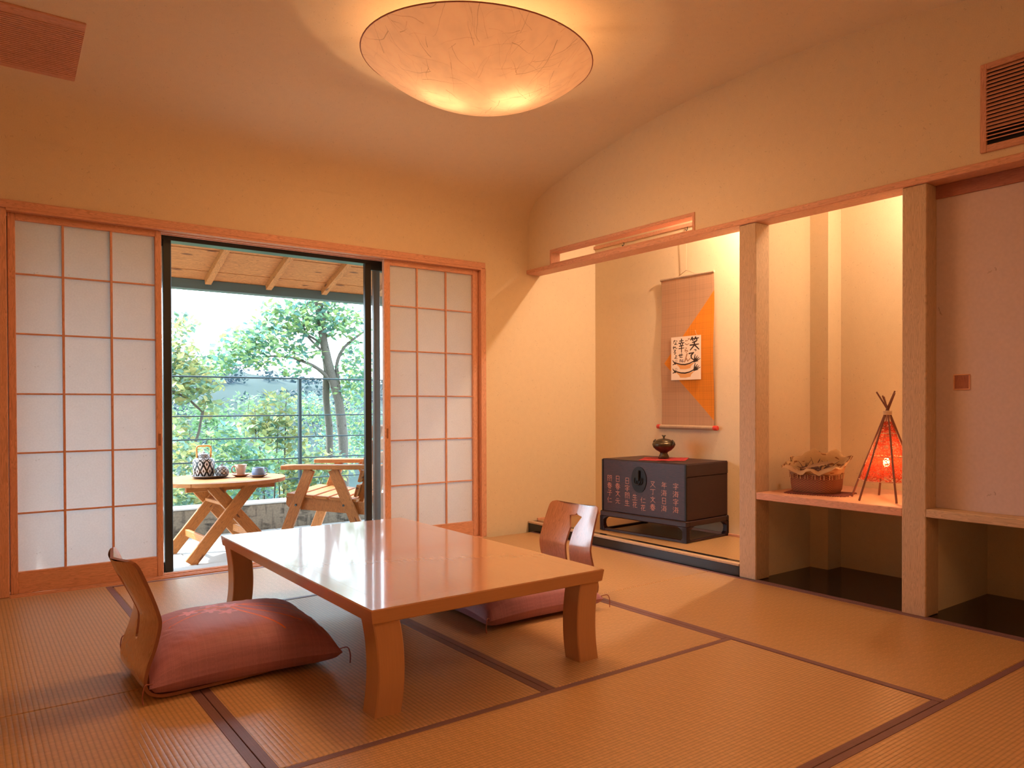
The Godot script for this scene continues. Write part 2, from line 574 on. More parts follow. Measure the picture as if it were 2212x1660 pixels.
func cushion_picture() -> Texture2D:
	var n := 512
	var img := weave_image(n, 0.80)
	img.adjust_bcs(0.80, 1.0, 1.0)
	var org := Color(1.0, 0.72, 0.34, 0.75)
	# grass blades sweeping across one half, a few pale blossoms beside them
	for b in [[Vector2(195, 240), Vector2(275, 210), Vector2(415, 90)], [Vector2(205, 250), Vector2(305, 230), Vector2(455, 150)], [Vector2(175, 230), Vector2(255, 160), Vector2(355, 50)], [Vector2(185, 210), Vector2(225, 120), Vector2(265, 30)], [Vector2(195, 260), Vector2(215, 340), Vector2(285, 440)], [Vector2(175, 270), Vector2(185, 350), Vector2(205, 450)]]:
		var pts := []
		for i in 13:
			var t := i / 12.0
			pts.append(b[0].lerp(b[1], t).lerp(b[1].lerp(b[2], t), t))
		stroke(img, pts, 11, 4, org)
	var pale := Color(1, 1, 1, 0.8)
	for c in [Vector2(180, 250), Vector2(145, 300), Vector2(215, 310), Vector2(255, 270), Vector2(195, 370)]:
		for k in 5:
			var a: float = TAU * k / 5 + c.x
			stroke(img, [c + Vector2.from_angle(a) * 6, c + Vector2.from_angle(a) * 24], 15, 11, pale)
	return tex(img)

# ------------------------------------------------------------------ room shell
func build_room() -> void:
	# floor: slab with the mats laid on it
	var fl := structure("floor", "tatami mat floor with purple brown cloth borders", "floor")
	boxpart(fl, "floor_base", Vector3(-1.35, -0.25, -5.0), Vector3(3.45, -0.055, 0.75), M.dark, 0.0)
	var P := 0.9362
	var X0 := 0.6373 - 2 * P
	var Z0 := -2.186 - 3 * P
	# [column, row, along z?]
	var mats := [[2, 0, false], [2, 1, true], [3, 1, true], [2, 3, false], [4, 0, true], [4, 2, true], [1, 0, true], [1, 2, true], [0, 0, true], [0, 2, true], [3, 4, false], [1, 4, false], [0, 4, true], [1, 5, false], [3, 5, false]]
	for m in mats:
		var long_z: bool = m[2]
		var x0: float = X0 + m[0] * P
		var z0: float = Z0 + m[1] * P
		var x1 := x0 + (P if long_z else 2 * P)
		var z1 := z0 + (2 * P if long_z else P)
		var g := 0.0012
		x0 += g; x1 -= g; z0 += g; z1 -= g
		var st := S()
		var uv := func(x: float, z: float) -> Vector2: return Vector2(z - z0, x - x0) if long_z else Vector2(x - x0, z - z0)
		var hb := 0.029
		var e := 0.004
		# top with a slightly rounded edge
		face(st, [Vector3(x0 + e, 0, z0 + e), Vector3(x1 - e, 0, z0 + e), Vector3(x1 - e, 0, z1 - e), Vector3(x0 + e, 0, z1 - e)], [uv.call(x0, z0), uv.call(x1, z0), uv.call(x1, z1), uv.call(x0, z1)], Vector3.UP)
		var rim := [[Vector3(x0 + e, 0, z0 + e), Vector3(x1 - e, 0, z0 + e), Vector3(x1, -e, z0), Vector3(x0, -e, z0), Vector3(0, 1, -1)], [Vector3(x0 + e, 0, z1 - e), Vector3(x1 - e, 0, z1 - e), Vector3(x1, -e, z1), Vector3(x0, -e, z1), Vector3(0, 1, 1)], [Vector3(x0 + e, 0, z0 + e), Vector3(x0 + e, 0, z1 - e), Vector3(x0, -e, z1), Vector3(x0, -e, z0), Vector3(-1, 1, 0)], [Vector3(x1 - e, 0, z0 + e), Vector3(x1 - e, 0, z1 - e), Vector3(x1, -e, z1), Vector3(x1, -e, z0), Vector3(1, 1, 0)]]
		for r in rim:
			var us := []
			for k in 4: us.append(uv.call(r[k].x, r[k].z))
			face(st, [r[0], r[1], r[2], r[3]], us, r[4])
			var d := Vector3(0, -0.05, 0)
			face(st, [r[3], r[2], r[2] + d, r[3] + d], us, Vector3(r[4].x, 0, r[4].z))
		var mt := part(fl, "tatami_mat", st, M.tatami)
		for s in 2:
			var bs := S()
			if long_z:
				var xx := x0 if s == 0 else x1 - hb
				bx(bs, Vector3(xx, -0.02, z0), Vector3(xx + hb, 0.0012, z1), 0.001)
			else:
				var zz := z0 if s == 0 else z1 - hb
				bx(bs, Vector3(x0, -0.02, zz), Vector3(x1, 0.0012, zz + hb), 0.001)
			part(mt, "cloth_border", bs, M.heri)
	# ceiling: shallow barrel vault
	var cs := S()
	cs.set_smooth_group(0)
	var n := 48
	var arc := []
	var e0 := Vector2(ZW + 0.001, 2.40)
	var e1 := Vector2(ZW + 0.001, 2.575)
	var e2 := Vector2(-4.74, vault(-4.74))
	for i in 13:
		var tt := i / 12.0
		arc.append(e0.lerp(e1, tt).lerp(e1.lerp(e2, tt), tt))
	for i in range(1, n + 1):
		var zz := lerpf(-4.74, 0.80, float(i) / n)
		arc.append(Vector2(zz, vault(zz)))
	for i in arc.size() - 1:
		var a0 := Vector3(-1.40, arc[i].y, arc[i].x)
		var a1 := Vector3(3.50, arc[i].y, arc[i].x)
		var b0 := Vector3(-1.40, arc[i + 1].y, arc[i + 1].x)
		var b1 := Vector3(3.50, arc[i + 1].y, arc[i + 1].x)
		face(cs, [a0, a1, b1, b0], [Vector2.ZERO, Vector2.ZERO, Vector2.ZERO, Vector2.ZERO], Vector3.DOWN)
		var t := Vector3(0, 0.12, 0)
		face(cs, [a0 + t, a1 + t, b1 + t, b0 + t], [Vector2.ZERO, Vector2.ZERO, Vector2.ZERO, Vector2.ZERO], Vector3.UP)
	var co := part(self, "ceiling", cs, M.plaster)
	tag(co, "cream plaster ceiling curved in a shallow vault", "ceiling", "", "structure")
	# window wall
	var st := S()
	bx(st, Vector3(-1.40, 2.06, ZW - 0.14), Vector3(4.26, 3.1, ZW), 0.0)
	bx(st, Vector3(-1.40, -0.1, ZW - 0.14), Vector3(0.14, 2.06, ZW), 0.0)
	bx(st, Vector3(3.062, -0.1, ZW - 0.14), Vector3(4.26, 2.06, ZW), 0.0)
	tag(part(self, "wall_window", st, M.plaster), "cream plaster wall round the wide window opening", "wall", "", "structure")
	st = S()
	bx(st, Vector3(-1.38, -0.1, -5.1), Vector3(-1.235, 3.1, 0.8), 0.0)
	tag(part(self, "wall_left", st, M.plaster), "cream plaster wall facing the alcoves", "wall", "", "structure")
	st = S()
	bx(st, Vector3(-1.40, -0.1, 0.622), Vector3(4.26, 3.1, 0.76), 0.0)
	tag(part(self, "wall_back", st, M.plaster), "cream plaster wall facing the window", "wall", "", "structure")

# ------------------------------------------------------------------ window wall joinery
func build_window() -> void:
	var t := structure("trim_1", "reddish wooden head rail with sliding grooves over the window", "rail")
	boxpart(t, "head_rail", Vector3(0.13, 2.024, -5.20), Vector3(3.052, 2.066, -5.035), M.trim, 0.003)
	for z in [-5.185, -5.135, -5.078, -5.047]:
		boxpart(t, "groove_ridge", Vector3(0.19, 2.010, z - 0.009), Vector3(3.02, 2.024, z + 0.009), M.trim, 0.001)
	var j := structure("trim_2", "wooden jamb standing beside the wide paper screen", "jamb")
	boxpart(j, "jamb", Vector3(0.13, 0.0, -5.20), Vector3(0.192, 2.024, -5.045), M.trim, 0.003)
	j = structure("trim_3", "wooden jamb standing between paper screen and plaster wall", "jamb")
	boxpart(j, "jamb", Vector3(3.018, 0.0, -5.20), Vector3(3.062, 2.024, -5.045), M.trim, 0.003)
	var s := structure("trim_4", "wooden threshold with sliding grooves under the window", "threshold")
	boxpart(s, "sill", Vector3(0.13, -0.06, -5.17), Vector3(3.06, -0.002, -4.996), M.post, 0.002)
	for z in [-5.155, -5.128, -5.070, -5.030]:
		boxpart(s, "groove_ridge", Vector3(0.192, -0.003, z - 0.006), Vector3(3.018, 0.006, z + 0.006), M.trim, 0.001)
	shoji(0.197, 0.906, 0.033, 0.033, [0.436, 0.659], -5.10, "paper lattice screen against the wooden jamb far from the alcove", true)
	shoji(2.266, 3.016, 0.046, 0.046, [2.520, 2.749], -5.10, "paper lattice screen beside the bare plaster wall next to the alcove", false)
	# aluminium sashes
	var w := structure("window_1", "black aluminium sliding window with its middle open", "window")
	boxpart(w, "head", Vector3(0.15, 1.985, -5.30), Vector3(3.06, 2.024, -5.20), M.sash, 0.002)
	boxpart(w, "sill_track", Vector3(0.15, -0.06, -5.31), Vector3(3.06, 0.000, -5.17), M.slab, 0.002)
	for p in [[0.16, 0.978, -5.215], [2.178, 3.05, -5.215], [2.262, 3.05, -5.262]]:
		var f := Node3D.new()
		f.name = "sash"
		w.add_child(f, true)
		var x0: float = p[0]
		var x1: float = p[1]
		var z: float = p[2]
		boxpart(f, "stile", Vector3(x0, 0.0, z - 0.018), Vector3(x0 + 0.046, 1.99, z + 0.018), M.sash, 0.004)
		boxpart(f, "stile", Vector3(x1 - 0.046, 0.0, z - 0.018), Vector3(x1, 1.99, z + 0.018), M.sash, 0.004)
		boxpart(f, "rail", Vector3(x0 + 0.046, 1.945, z - 0.016), Vector3(x1 - 0.046, 1.99, z + 0.016), M.sash, 0.003)
		boxpart(f, "rail", Vector3(x0 + 0.046, 0.0, z - 0.016), Vector3(x1 - 0.046, 0.06, z + 0.016), M.sash, 0.003)
		boxpart(f, "glass_pane", Vector3(x0 + 0.04, 0.05, z - 0.003), Vector3(x1 - 0.04, 1.95, z + 0.003), M.glass, 0.0)

func shoji(x0: float, x1: float, wl: float, wr: float, bars: Array, z: float, label: String, pull_right: bool) -> void:
	var r := thing("paper_screen", label, "screen", Vector3((x0 + x1) / 2, 0.004, z), 0.0, "paper lattice screens at the window")
	var c := Vector3(-(x0 + x1) / 2, 0, 0)
	var top := 2.006
	boxpart(r, "stile", c + Vector3(x0, 0, -0.016), c + Vector3(x0 + wl, top, 0.016), M.trim, 0.003)
	boxpart(r, "stile", c + Vector3(x1 - wr, 0, -0.016), c + Vector3(x1, top, 0.016), M.trim, 0.003)
	boxpart(r, "top_rail", c + Vector3(x0 + wl, top - 0.036, -0.014), c + Vector3(x1 - wr, top, 0.014), M.trim, 0.002)
	boxpart(r, "bottom_rail", c + Vector3(x0 + wl, 0, -0.014), c + Vector3(x1 - wr, 0.116, 0.014), M.trim, 0.002)
	var ys := [1.690, 1.374, 1.056, 0.743, 0.424]
	for x in bars:
		boxpart(r, "lattice_bar", c + Vector3(x - 0.0055, 0.116, -0.006), c + Vector3(x + 0.0055, top - 0.036, 0.009), M.trim, 0.001)
	for y in ys:
		boxpart(r, "lattice_bar", c + Vector3(x0 + wl, y - 0.0045, -0.006), c + Vector3(x1 - wr, y + 0.0045, 0.007), M.trim, 0.001)
	var xs: Array = [x0 + wl] + bars + [x1 - wr]
	var yy: Array = [top - 0.036] + ys + [0.116]
	for i in xs.size() - 1:
		for k in yy.size() - 1:
			var st := S()
			var a := c + Vector3(xs[i], yy[k + 1], -0.0065)
			var b := c + Vector3(xs[i + 1], yy[k], -0.0065)
			quad(st, Vector3(a.x, b.y, a.z), Vector3(b.x, b.y, a.z), Vector3(b.x, a.y, a.z), Vector3(a.x, a.y, a.z), Vector2(a.x, b.y), Vector2(b.x, b.y), Vector2(b.x, a.y), Vector2(a.x, a.y))
			part(r, "paper_pane", st, M.paper)
	var px := (x1 - wr * 0.5) if pull_right else (x0 + wl * 0.45)
	var h := boxpart(r, "finger_pull", c + Vector3(px - 0.007, 0.76, 0.0155), c + Vector3(px + 0.007, 0.83, 0.0168), M.ply_edge, 0.0005)
	h.set_meta("label", "dark recessed finger pull")

# ------------------------------------------------------------------ wall with the alcoves
func build_alcoves() -> void:
	var st := S()
	# upper wall with the slit opening over the first alcove
	var sl := [-4.735, -3.275, 2.066, 2.154]
	bx(st, Vector3(XW, sl[3], ZW - 0.05), Vector3(XW + 0.07, 3.1, 0.7), 0.0)
	bx(st, Vector3(XW, 2.056, ZW - 0.05), Vector3(XW + 0.07, sl[3], sl[0]), 0.0)
	bx(st, Vector3(XW, 2.056, sl[1]), Vector3(XW + 0.07, sl[3], 0.7), 0.0)
	bx(st, Vector3(XW, -0.1, -0.75), Vector3(XW + 0.12, 2.056, 0.7), 0.0)
	# partitions, backs and lids of the recesses
	bx(st, Vector3(XW + 0.05, -0.12, -2.880), Vector3(XB + 0.05, 2.6, -2.818), 0.0)
	bx(st, Vector3(XW + 0.05, -0.12, -1.880), Vector3(XB + 0.05, 2.6, -1.812), 0.0)
	bx(st, Vector3(XB, -0.1, ZW - 0.1), Vector3(XB + 0.12, 2.6, 0.7), 0.0)
	bx(st, Vector3(XW + 0.05, 2.5, ZW - 0.1), Vector3(XB + 0.12, 2.6, 0.7), 0.0)
	bx(st, Vector3(XW + 0.10, -0.05, -0.86), Vector3(XB + 0.05, 2.6, -0.78), 0.0)
	bx(st, Vector3(4.005, -0.02, -2.83), Vector3(XB + 0.02, 2.55, -2.690), 0.0)
	tag(part(self, "wall_right", st, M.plaster), "cream plaster wall opening into three alcoves", "wall", "", "structure")
	# lintel and posts
	var t := structure("trim_5", "pale wooden lintel running above the three alcoves", "lintel")
	boxpart(t, "lintel", Vector3(XW - 0.012, 2.024, ZW), Vector3(XW + 0.12, 2.056, 0.6), M.trim, 0.003, 2)
	var lo := structure("trim_6", "wooden frame around the slit over the first alcove", "frame")
	boxpart(lo, "frame_piece", Vector3(XW - 0.006, sl[3] - 0.006, sl[0] - 0.02), Vector3(XW + 0.078, sl[3] + 0.016, sl[1] + 0.02), M.trim, 0.002, 2)
	boxpart(lo, "frame_piece", Vector3(XW - 0.006, 2.056, sl[0] - 0.02), Vector3(XW + 0.078, sl[3] - 0.006, sl[0]), M.trim, 0.002, 1)
	boxpart(lo, "frame_piece", Vector3(XW - 0.006, 2.056, sl[1]), Vector3(XW + 0.078, sl[3] - 0.006, sl[1] + 0.02), M.trim, 0.002, 1)
	boxpart(lo, "frame_piece", Vector3(XW - 0.004, 2.056, sl[0]), Vector3(XW + 0.078, sl[2], sl[1]), M.trim, 0.002, 2)
	var n := 7
	for z in [-2.910, -1.911, -0.87]:
		var p := structure("trim_%d" % n, ["square pale wooden post between chest alcove and lamp shelf", "square pale wooden post between lamp shelf and plain sliding door", "square pale wooden post past the sliding door"][n - 7], "post")
		boxpart(p, "post", Vector3(XW, 0.0, z), Vector3(XW + 0.122, 2.024, z + 0.121), M.post, 0.004, 1)
		n += 1
	# raised floor of the chest alcove: black riser, pale strip, mat facing
	var d := structure("alcove_platform", "raised alcove floor with glossy black riser and pale edge", "platform")
	boxpart(d, "riser", Vector3(XW, -0.14, ZW), Vector3(XW + 0.04, 0.062, -2.910), M.black, 0.002, 2)
	boxpart(d, "edge_strip", Vector3(XW - 0.004, 0.062, ZW), Vector3(XW + 0.040, 0.074, -2.910), M.post, 0.001, 2)
	boxpart(d, "inner_strip", Vector3(XW + 0.040, -0.14, ZW), Vector3(XW + 0.085, 0.0735, -2.83), M.black, 0.001, 2)
	boxpart(d, "mat_facing", Vector3(XW + 0.085, -0.14, ZW), Vector3(XB, 0.0745, -2.83), M.tatami, 0.001, 2)
	boxpart(d, "skirting", Vector3(XB - 0.008, 0.0745, ZW), Vector3(XB, 0.092, -2.88), M.trim, 0.001, 2)
	boxpart(d, "skirting", Vector3(XW + 0.085, 0.0745, ZW), Vector3(XB - 0.008, 0.092, ZW + 0.008), M.trim, 0.001, 0)
	var b := structure("niche_floor", "glossy black floor boards inside the lower niches", "floorboard")
	boxpart(b, "board", Vector3(XW + 0.02, -0.14, -2.818), Vector3(XB, -0.001, -1.88), M.black, 0.0, 2)
	boxpart(b, "board", Vector3(XW + 0.02, -0.14, -1.812), Vector3(XB, -0.001, -0.86), M.black, 0.0, 2)
	boxpart(b, "edge_strip", Vector3(XW - 0.004, -0.14, -2.789), Vector3(XW + 0.02, 0.002, -0.87), M.heri, 0.001, 2)
	# hanging rail on the alcove's back wall
	var h := structure("trim_12", "slim wooden picture rail along the alcove back wall", "rail")
	boxpart(h, "rail", Vector3(XB - 0.018, 2.305, ZW), Vector3(XB, 2.330, -2.88), M.trim, 0.002, 2)
	for z in [-4.68, -3.972]:
		var hk := S()
		tube(hk, [Vector3(XB - 0.010, 2.306, z), Vector3(XB - 0.014, 2.285, z), Vector3(XB - 0.024, 2.275, z), Vector3(XB - 0.032, 2.285, z)], 0.0028, 6)
		part(h, "hook", hk, M.sash)
	# shelf boards
	var s := thing("display_shelf", "wooden shelf carrying the basket and the cone lamp", "shelf", Vector3(XW, 0.46, -2.35))
	boxpart(s, "board", Vector3(0.002, 0.0, -0.439), Vector3(XB - XW, 0.040, 0.439), M.trim, 0.003, 2)
	s = thing("door_sill_board", "pale wooden board under the plain sliding door", "board", Vector3(XW, 0.47, -1.33))
	boxpart(s, "board", Vector3(-0.004, 0.0, -0.459), Vector3(0.5, 0.038, 0.459), M.post, 0.003, 2)
	# plain sliding door over the third niche
	var dr := structure("door_1", "plain pinkish paper sliding door with square wooden pull", "door")
	M.fusuma = mat(lin(0.70, 0.56, 0.58), 0.9, tex(plaster_image(256, 5)), Vector3.ONE * 1.0)
	M.fusuma.uv1_triplanar = true
	boxpart(dr, "panel", Vector3(XW + 0.094, 0.508, -1.812), Vector3(XW + 0.118, 1.985, -0.86), M.fusuma, 0.001)
	boxpart(dr, "head_piece", Vector3(XW + 0.086, 1.960, -1.80), Vector3(XW + 0.124, 2.024, -0.87), M.slat, 0.002, 2)
	boxpart(dr, "side_piece", Vector3(XW + 0.086, 0.508, -1.812), Vector3(XW + 0.124, 1.96, -1.792), M.slat, 0.002, 1)
	var pl := Node3D.new()
	pl.name = "square_pull"
	dr.add_child(pl)
	var zp := -1.668
	var yp := 1.098
	boxpart(pl, "recess", Vector3(XW + 0.0925, yp - 0.030, zp - 0.034), Vector3(XW + 0.0945, yp + 0.030, zp + 0.034), M.slat, 0.0, 1)
	for q in [[-0.036, -0.031, -0.036, 0.036], [0.031, 0.036, -0.036, 0.036], [-0.031, 0.031, -0.036, -0.031], [-0.031, 0.031, 0.031, 0.036]]:
		boxpart(pl, "frame_piece", Vector3(XW + 0.089, yp + q[0], zp + q[2] * 1.05), Vector3(XW + 0.0945, yp + q[1], zp + q[3] * 1.05), M.trim, 0.001)
	# hidden lamps behind the lintel
	alcove_lamp(Vector3(3.87, 2.42, -3.05), 2.3, "small tube lamp hidden behind the lintel above the hanging scroll")
	alcove_lamp(Vector3(3.74, 2.20, -1.985), 0.48, "small tube lamp hidden behind the lintel above the lamp shelf")

func alcove_lamp(p: Vector3, e: float, label: String) -> void:
	var o := thing("alcove_lamp", label, "lamp", p)
	var st := S()
	box(st, Vector3(0, 0.035, 0.045), Vector3(0.05, 0.03, 0.10), 0.004)
	box(st, Vector3(0, 0.030, 0.085), Vector3(0.04, 0.05, 0.02), 0.004)
	part(o, "bracket", st, M.sash)
	st = S()
	tube(st, [Vector3(0, 0, -0.05), Vector3(0, 0, 0.05)], 0.013, 12)
	var gm := mat(Color(1, 1, 1), 0.5)
	gm.emission_enabled = true
	gm.emission = WARM
	gm.emission_energy_multiplier = 6.0
	part(o, "bulb", st, gm)
	st = S()
	box(st, Vector3(-0.05, 0.012, -0.11), Vector3(0.003, 0.13, 0.48), 0.001)  # added unseen plate that blocks lamp light from streaking through the slit
	part(o, "added_shield", st, M.plaster)
	var l := OmniLight3D.new()
	l.name = "glow"
	l.light_color = lin(1.0, 0.74, 0.50)
	l.light_energy = e
	l.light_size = 0.02
	l.omni_range = 12.0
	l.omni_attenuation = 2.0
	l.shadow_enabled = true
	o.add_child(l)

# ------------------------------------------------------------------ ceiling lamp
func build_lamp(c: Vector3, total: float, label: String) -> void:
	var R := 0.567
	var D := 0.222
	var o := thing("ceiling_lamp", label, "lamp", c, 0.0, "paper bowl ceiling lamps")
	var rs := (R * R + D * D) / (2 * D)
	var img := Image.create(1024, 1024, false, Image.FORMAT_RGB8)
	img.fill(Color(1, 1, 1))
	var q := RandomNumberGenerator.new()
	q.seed = 77
	var cl := fnoise(0.012, 8, 3)
	for y in 1024:
		for x in 1024:
			var v := 0.97 + 0.05 * cl.get_noise_2d(x, y)
			img.set_pixel(x, y, Color(v, v, v))
	for k in 330:
		var p := Vector2(q.randf() * 1024, q.randf() * 1024)
		var d := Vector2.from_angle(q.randf() * TAU)
		var pts := [p]
		for i in q.randi_range(3, 16):
			d = d.rotated(q.randf_range(-0.28, 0.28))
			p += d * 13
			pts.append(p)
		var dk := q.randf_range(0.62, 0.86)
		stroke(img, pts, q.randf_range(1.0, 3.2), 0.8, Color(dk, dk * 0.9, dk * 0.78, q.randf_range(0.25, 0.65)))
	var m := mat(lin(0.84, 0.64, 0.44), 0.7, tex(img), Vector3(1, 1, 1))
	m.backlight_enabled = true
	m.backlight = lin(0.42, 0.42, 0.42)
	m.emission_enabled = true
	m.emission = lin(1.0, 0.42, 0.19)
	m.emission_energy_multiplier = 0.25
	var st := S()
	st.set_smooth_group(0)
	var rings := 24
	var seg := 72
	var pt := func(i: int, k: int) -> Vector3:
		var a := asin(R / rs) * i / rings
		return Vector3(sin(a) * rs * cos(TAU * k / seg), rs - D - cos(a) * rs, sin(a) * rs * sin(TAU * k / seg))
	var uv := func(p: Vector3) -> Vector2: return Vector2(0.5 + p.x / (2.2 * R), 0.5 + p.z / (2.2 * R))
	for i in rings:
		for k in seg:
			var ps := [pt.call(i, k), pt.call(i, k + 1), pt.call(i + 1, k + 1), pt.call(i + 1, k)]
			if i == 0:
				face(st, [ps[0], ps[2], ps[3]], [uv.call(ps[0]), uv.call(ps[2]), uv.call(ps[3])], Vector3.DOWN)
			else:
				face(st, ps, [uv.call(ps[0]), uv.call(ps[1]), uv.call(ps[2]), uv.call(ps[3])], Vector3.DOWN)
	part(o, "shade", st, m)
	st = S()
	var loop := []
	for k in seg + 1: loop.append(Vector3(cos(TAU * k / seg) * (R + 0.001), 0.001, sin(TAU * k / seg) * (R + 0.001)))
	tube(st, loop, 0.0032, 6, false)
	part(o, "rim_ring", st, M.slat)
	st = S()
	var cy := vault(c.z) - c.y
	lathe(st, [[0.0, cy + 0.01], [0.11, cy + 0.01], [0.11, cy - 0.025], [0.10, cy - 0.032], [0.0, cy - 0.032]], 32, Vector3.ZERO, false)
	part(o, "ceiling_plate", st, M.plaster)
	for k in 3:
		st = S()
		var a := TAU * (k + 0.2) / 3
		tube(st, [Vector3(cos(a) * 0.10, cy - 0.02, sin(a) * 0.10), Vector3(cos(a) * (R - 0.002), 0.0, sin(a) * (R - 0.002))], 0.002, 6)
		part(o, "hanger_rod", st, M.rail)
	# two bulbs
	var bm := mat(Color(1, 1, 1), 0.5)
	bm.emission_enabled = true
	bm.emission = lin(1.0, 0.62, 0.30)
	bm.emission_energy_multiplier = 3.0
	for s in [-1, 1]:
		var p: Vector3 = Vector3(0.768, 0, 0.64) * 0.165 * s + Vector3(0, -0.150, 0)
		var bn := Node3D.new()
		bn.name = "bulb"
		bn.position = p
		o.add_child(bn, true)
		st = S()
		ball(st, Vector3.ZERO, Vector3(0.024, 0.030, 0.024), 16, 10)
		part(bn, "globe", st, bm)
		st = S()
		tube(st, [Vector3(0, 0.03, 0), Vector3(0, 0.09, 0), Vector3(0, cy - p.y - 0.02, 0) + Vector3(-p.x, 0, -p.z) * 0.6], 0.012, 8)
		part(bn, "socket", st, M.plaster)
		var l := OmniLight3D.new()
		l.name = "bulb_light"
		l.position = p
		l.light_color = lin(1.0, 0.62, 0.32)
		l.light_energy = 0.050 * total
		l.light_size = 0.022
		l.omni_range = 12.0
		l.omni_attenuation = 2.0
		l.shadow_enabled = true
		o.add_child(l, true)
	# what the glowing bowl sends into the room: soft lights lying just in front of its face
	lamp_face(o, Vector3(0, -D - 0.012, 0), Vector3(0, -1, 0), 0.40, total * 0.52)
	for k in 8:
		var a := TAU * k / 8
		var al := asin(R / rs) * 0.66
		var nrm := Vector3(sin(al) * cos(a), -cos(al), sin(al) * sin(a))
		lamp_face(o, Vector3(sin(al) * rs * cos(a), rs - D - cos(al) * rs, sin(al) * rs * sin(a)) + nrm * 0.022, nrm, 0.24, total * 0.48 / 8)

func lamp_face(o: Node3D, p: Vector3, nrm: Vector3, size: float, e: float) -> void:
	var l := AreaLight3D.new()
	l.name = "bowl_light"
	o.add_child(l, true)
	l.area_size = Vector2(size, size)
	l.light_energy = e
	l.light_color = WARM
	l.shadow_enabled = true
	l.area_range = 14.0
	l.area_attenuation = 2.0
	var up := Vector3.FORWARD if absf(nrm.y) > 0.98 else Vector3.UP
	l.basis = Basis.looking_at(nrm, up)
	l.position = p

# ------------------------------------------------------------------ low table
func build_low_table() -> void:
	var x0 := 0.988
	var x1 := 1.942
	var z0 := -4.142
	var z1 := -2.322
	var c := Vector3((x0 + x1) / 2, 0, (z0 + z1) / 2)
	var o := thing("low_table", "low polished wooden table with curved legs standing on the tatami", "table", c)
	var h := 0.352
	var a := Vector3(x0, 0, z0) - c
	var b := Vector3(x1, 0, z1) - c
	var top := Node3D.new()
	top.name = "tabletop"
	o.add_child(top)
	var st := S()
	# edge leans in a little towards the bottom
	bx(st, a + Vector3(0.070, h - 0.03, 0.070), b + Vector3(-0.070, h, -0.070), 0.0005, 2)
	part(top, "inner_panel", st, M.table)
	for s in 4:
		st = S()
		var o1 := [Vector3(a.x, 0, a.z), Vector3(b.x, 0, a.z), Vector3(b.x, 0, b.z), Vector3(a.x, 0, b.z)]
		var p: Vector3 = o1[s]
		var q: Vector3 = o1[(s + 1) % 4]
		var mid := (p + q) / 2
		var inn := (-mid).normalized()
		var cor := func(v: Vector3, ins: float, y: float) -> Vector3: return Vector3(v.x - signf(v.x) * ins, y, v.z - signf(v.z) * ins)
		var prof := [[0.070, h], [0.003, h], [0.0, h - 0.004], [0.006, h - 0.046], [0.010, h - 0.049], [0.070, h - 0.049]]
		var len := (q - p).length()
		var run := 0.0
		for i in prof.size() - 1:
			var w: float = Vector2(prof[i][0] - prof[i + 1][0], prof[i][1] - prof[i + 1][1]).length()
			var outw := Vector3.UP if i == 0 else (Vector3.DOWN if i == 4 else -inn)
			face(st, [cor.call(p, prof[i][0], prof[i][1]), cor.call(q, prof[i][0], prof[i][1]), cor.call(q, prof[i + 1][0], prof[i + 1][1]), cor.call(p, prof[i + 1][0], prof[i + 1][1])], [Vector2(0.13 * s, run), Vector2(len + 0.13 * s, run), Vector2(len + 0.13 * s, run + w), Vector2(0.13 * s, run + w)], outw)
			run += w
		part(top, "edge_board", st, M.table)
	# legs bowed towards the middle of the table
	for sx in [-1.0, 1.0]:
		for sz in [-1.0, 1.0]:
			st = S()
			st.set_smooth_group(0)
			var rows := 14
			var W := 0.092
			var Dp := 0.098
			var edge := func(i: int) -> Array:
				var y := (h - 0.048) * i / rows
				var t := y / (h - 0.048)
				var bow := 0.014 * (1.0 - pow(2.0 * t - 1.0, 2.0)) - 0.004 * t * t
				var xo: float = sx * ((x1 - x0) / 2 - 0.016 - bow)
				var xi: float = xo - sx * W
				var zo: float = sz * ((z1 - z0) / 2 - 0.016)
				var zi: float = zo - sz * Dp
				var cc := 0.004
				return [Vector3(xo, y, zo - sz * cc), Vector3(xo - sx * cc, y, zo), Vector3(xi + sx * cc, y, zo), Vector3(xi, y, zo - sz * cc), Vector3(xi, y, zi + sz * cc), Vector3(xi + sx * cc, y, zi), Vector3(xo - sx * cc, y, zi), Vector3(xo, y, zi + sz * cc)]
			for k in 8:
				st.set_smooth_group(k + 1)
				for i in rows:
					var e0: Array = edge.call(i)
					var e1: Array = edge.call(i + 1)
					var m: Vector3 = (e0[0] + e0[4]) / 2
					var k2 := (k + 1) % 8
					var outw: Vector3 = (e0[k] + e0[k2]) / 2 - m
					outw.y = 0
					face(st, [e0[k], e0[k2], e1[k2], e1[k]], [Vector2(e0[k].y, k * 0.06), Vector2(e0[k].y, k * 0.06 + 0.06), Vector2(e1[k].y, k * 0.06 + 0.06), Vector2(e1[k].y, k * 0.06)], outw)
			st.set_smooth_group(-1)
			var lo: Array = edge.call(0)
			face(st, lo, [Vector2.ZERO, Vector2.ZERO, Vector2.ZERO, Vector2.ZERO, Vector2.ZERO, Vector2.ZERO, Vector2.ZERO, Vector2.ZERO], Vector3.DOWN)
			part(o, "leg", st, M.table)

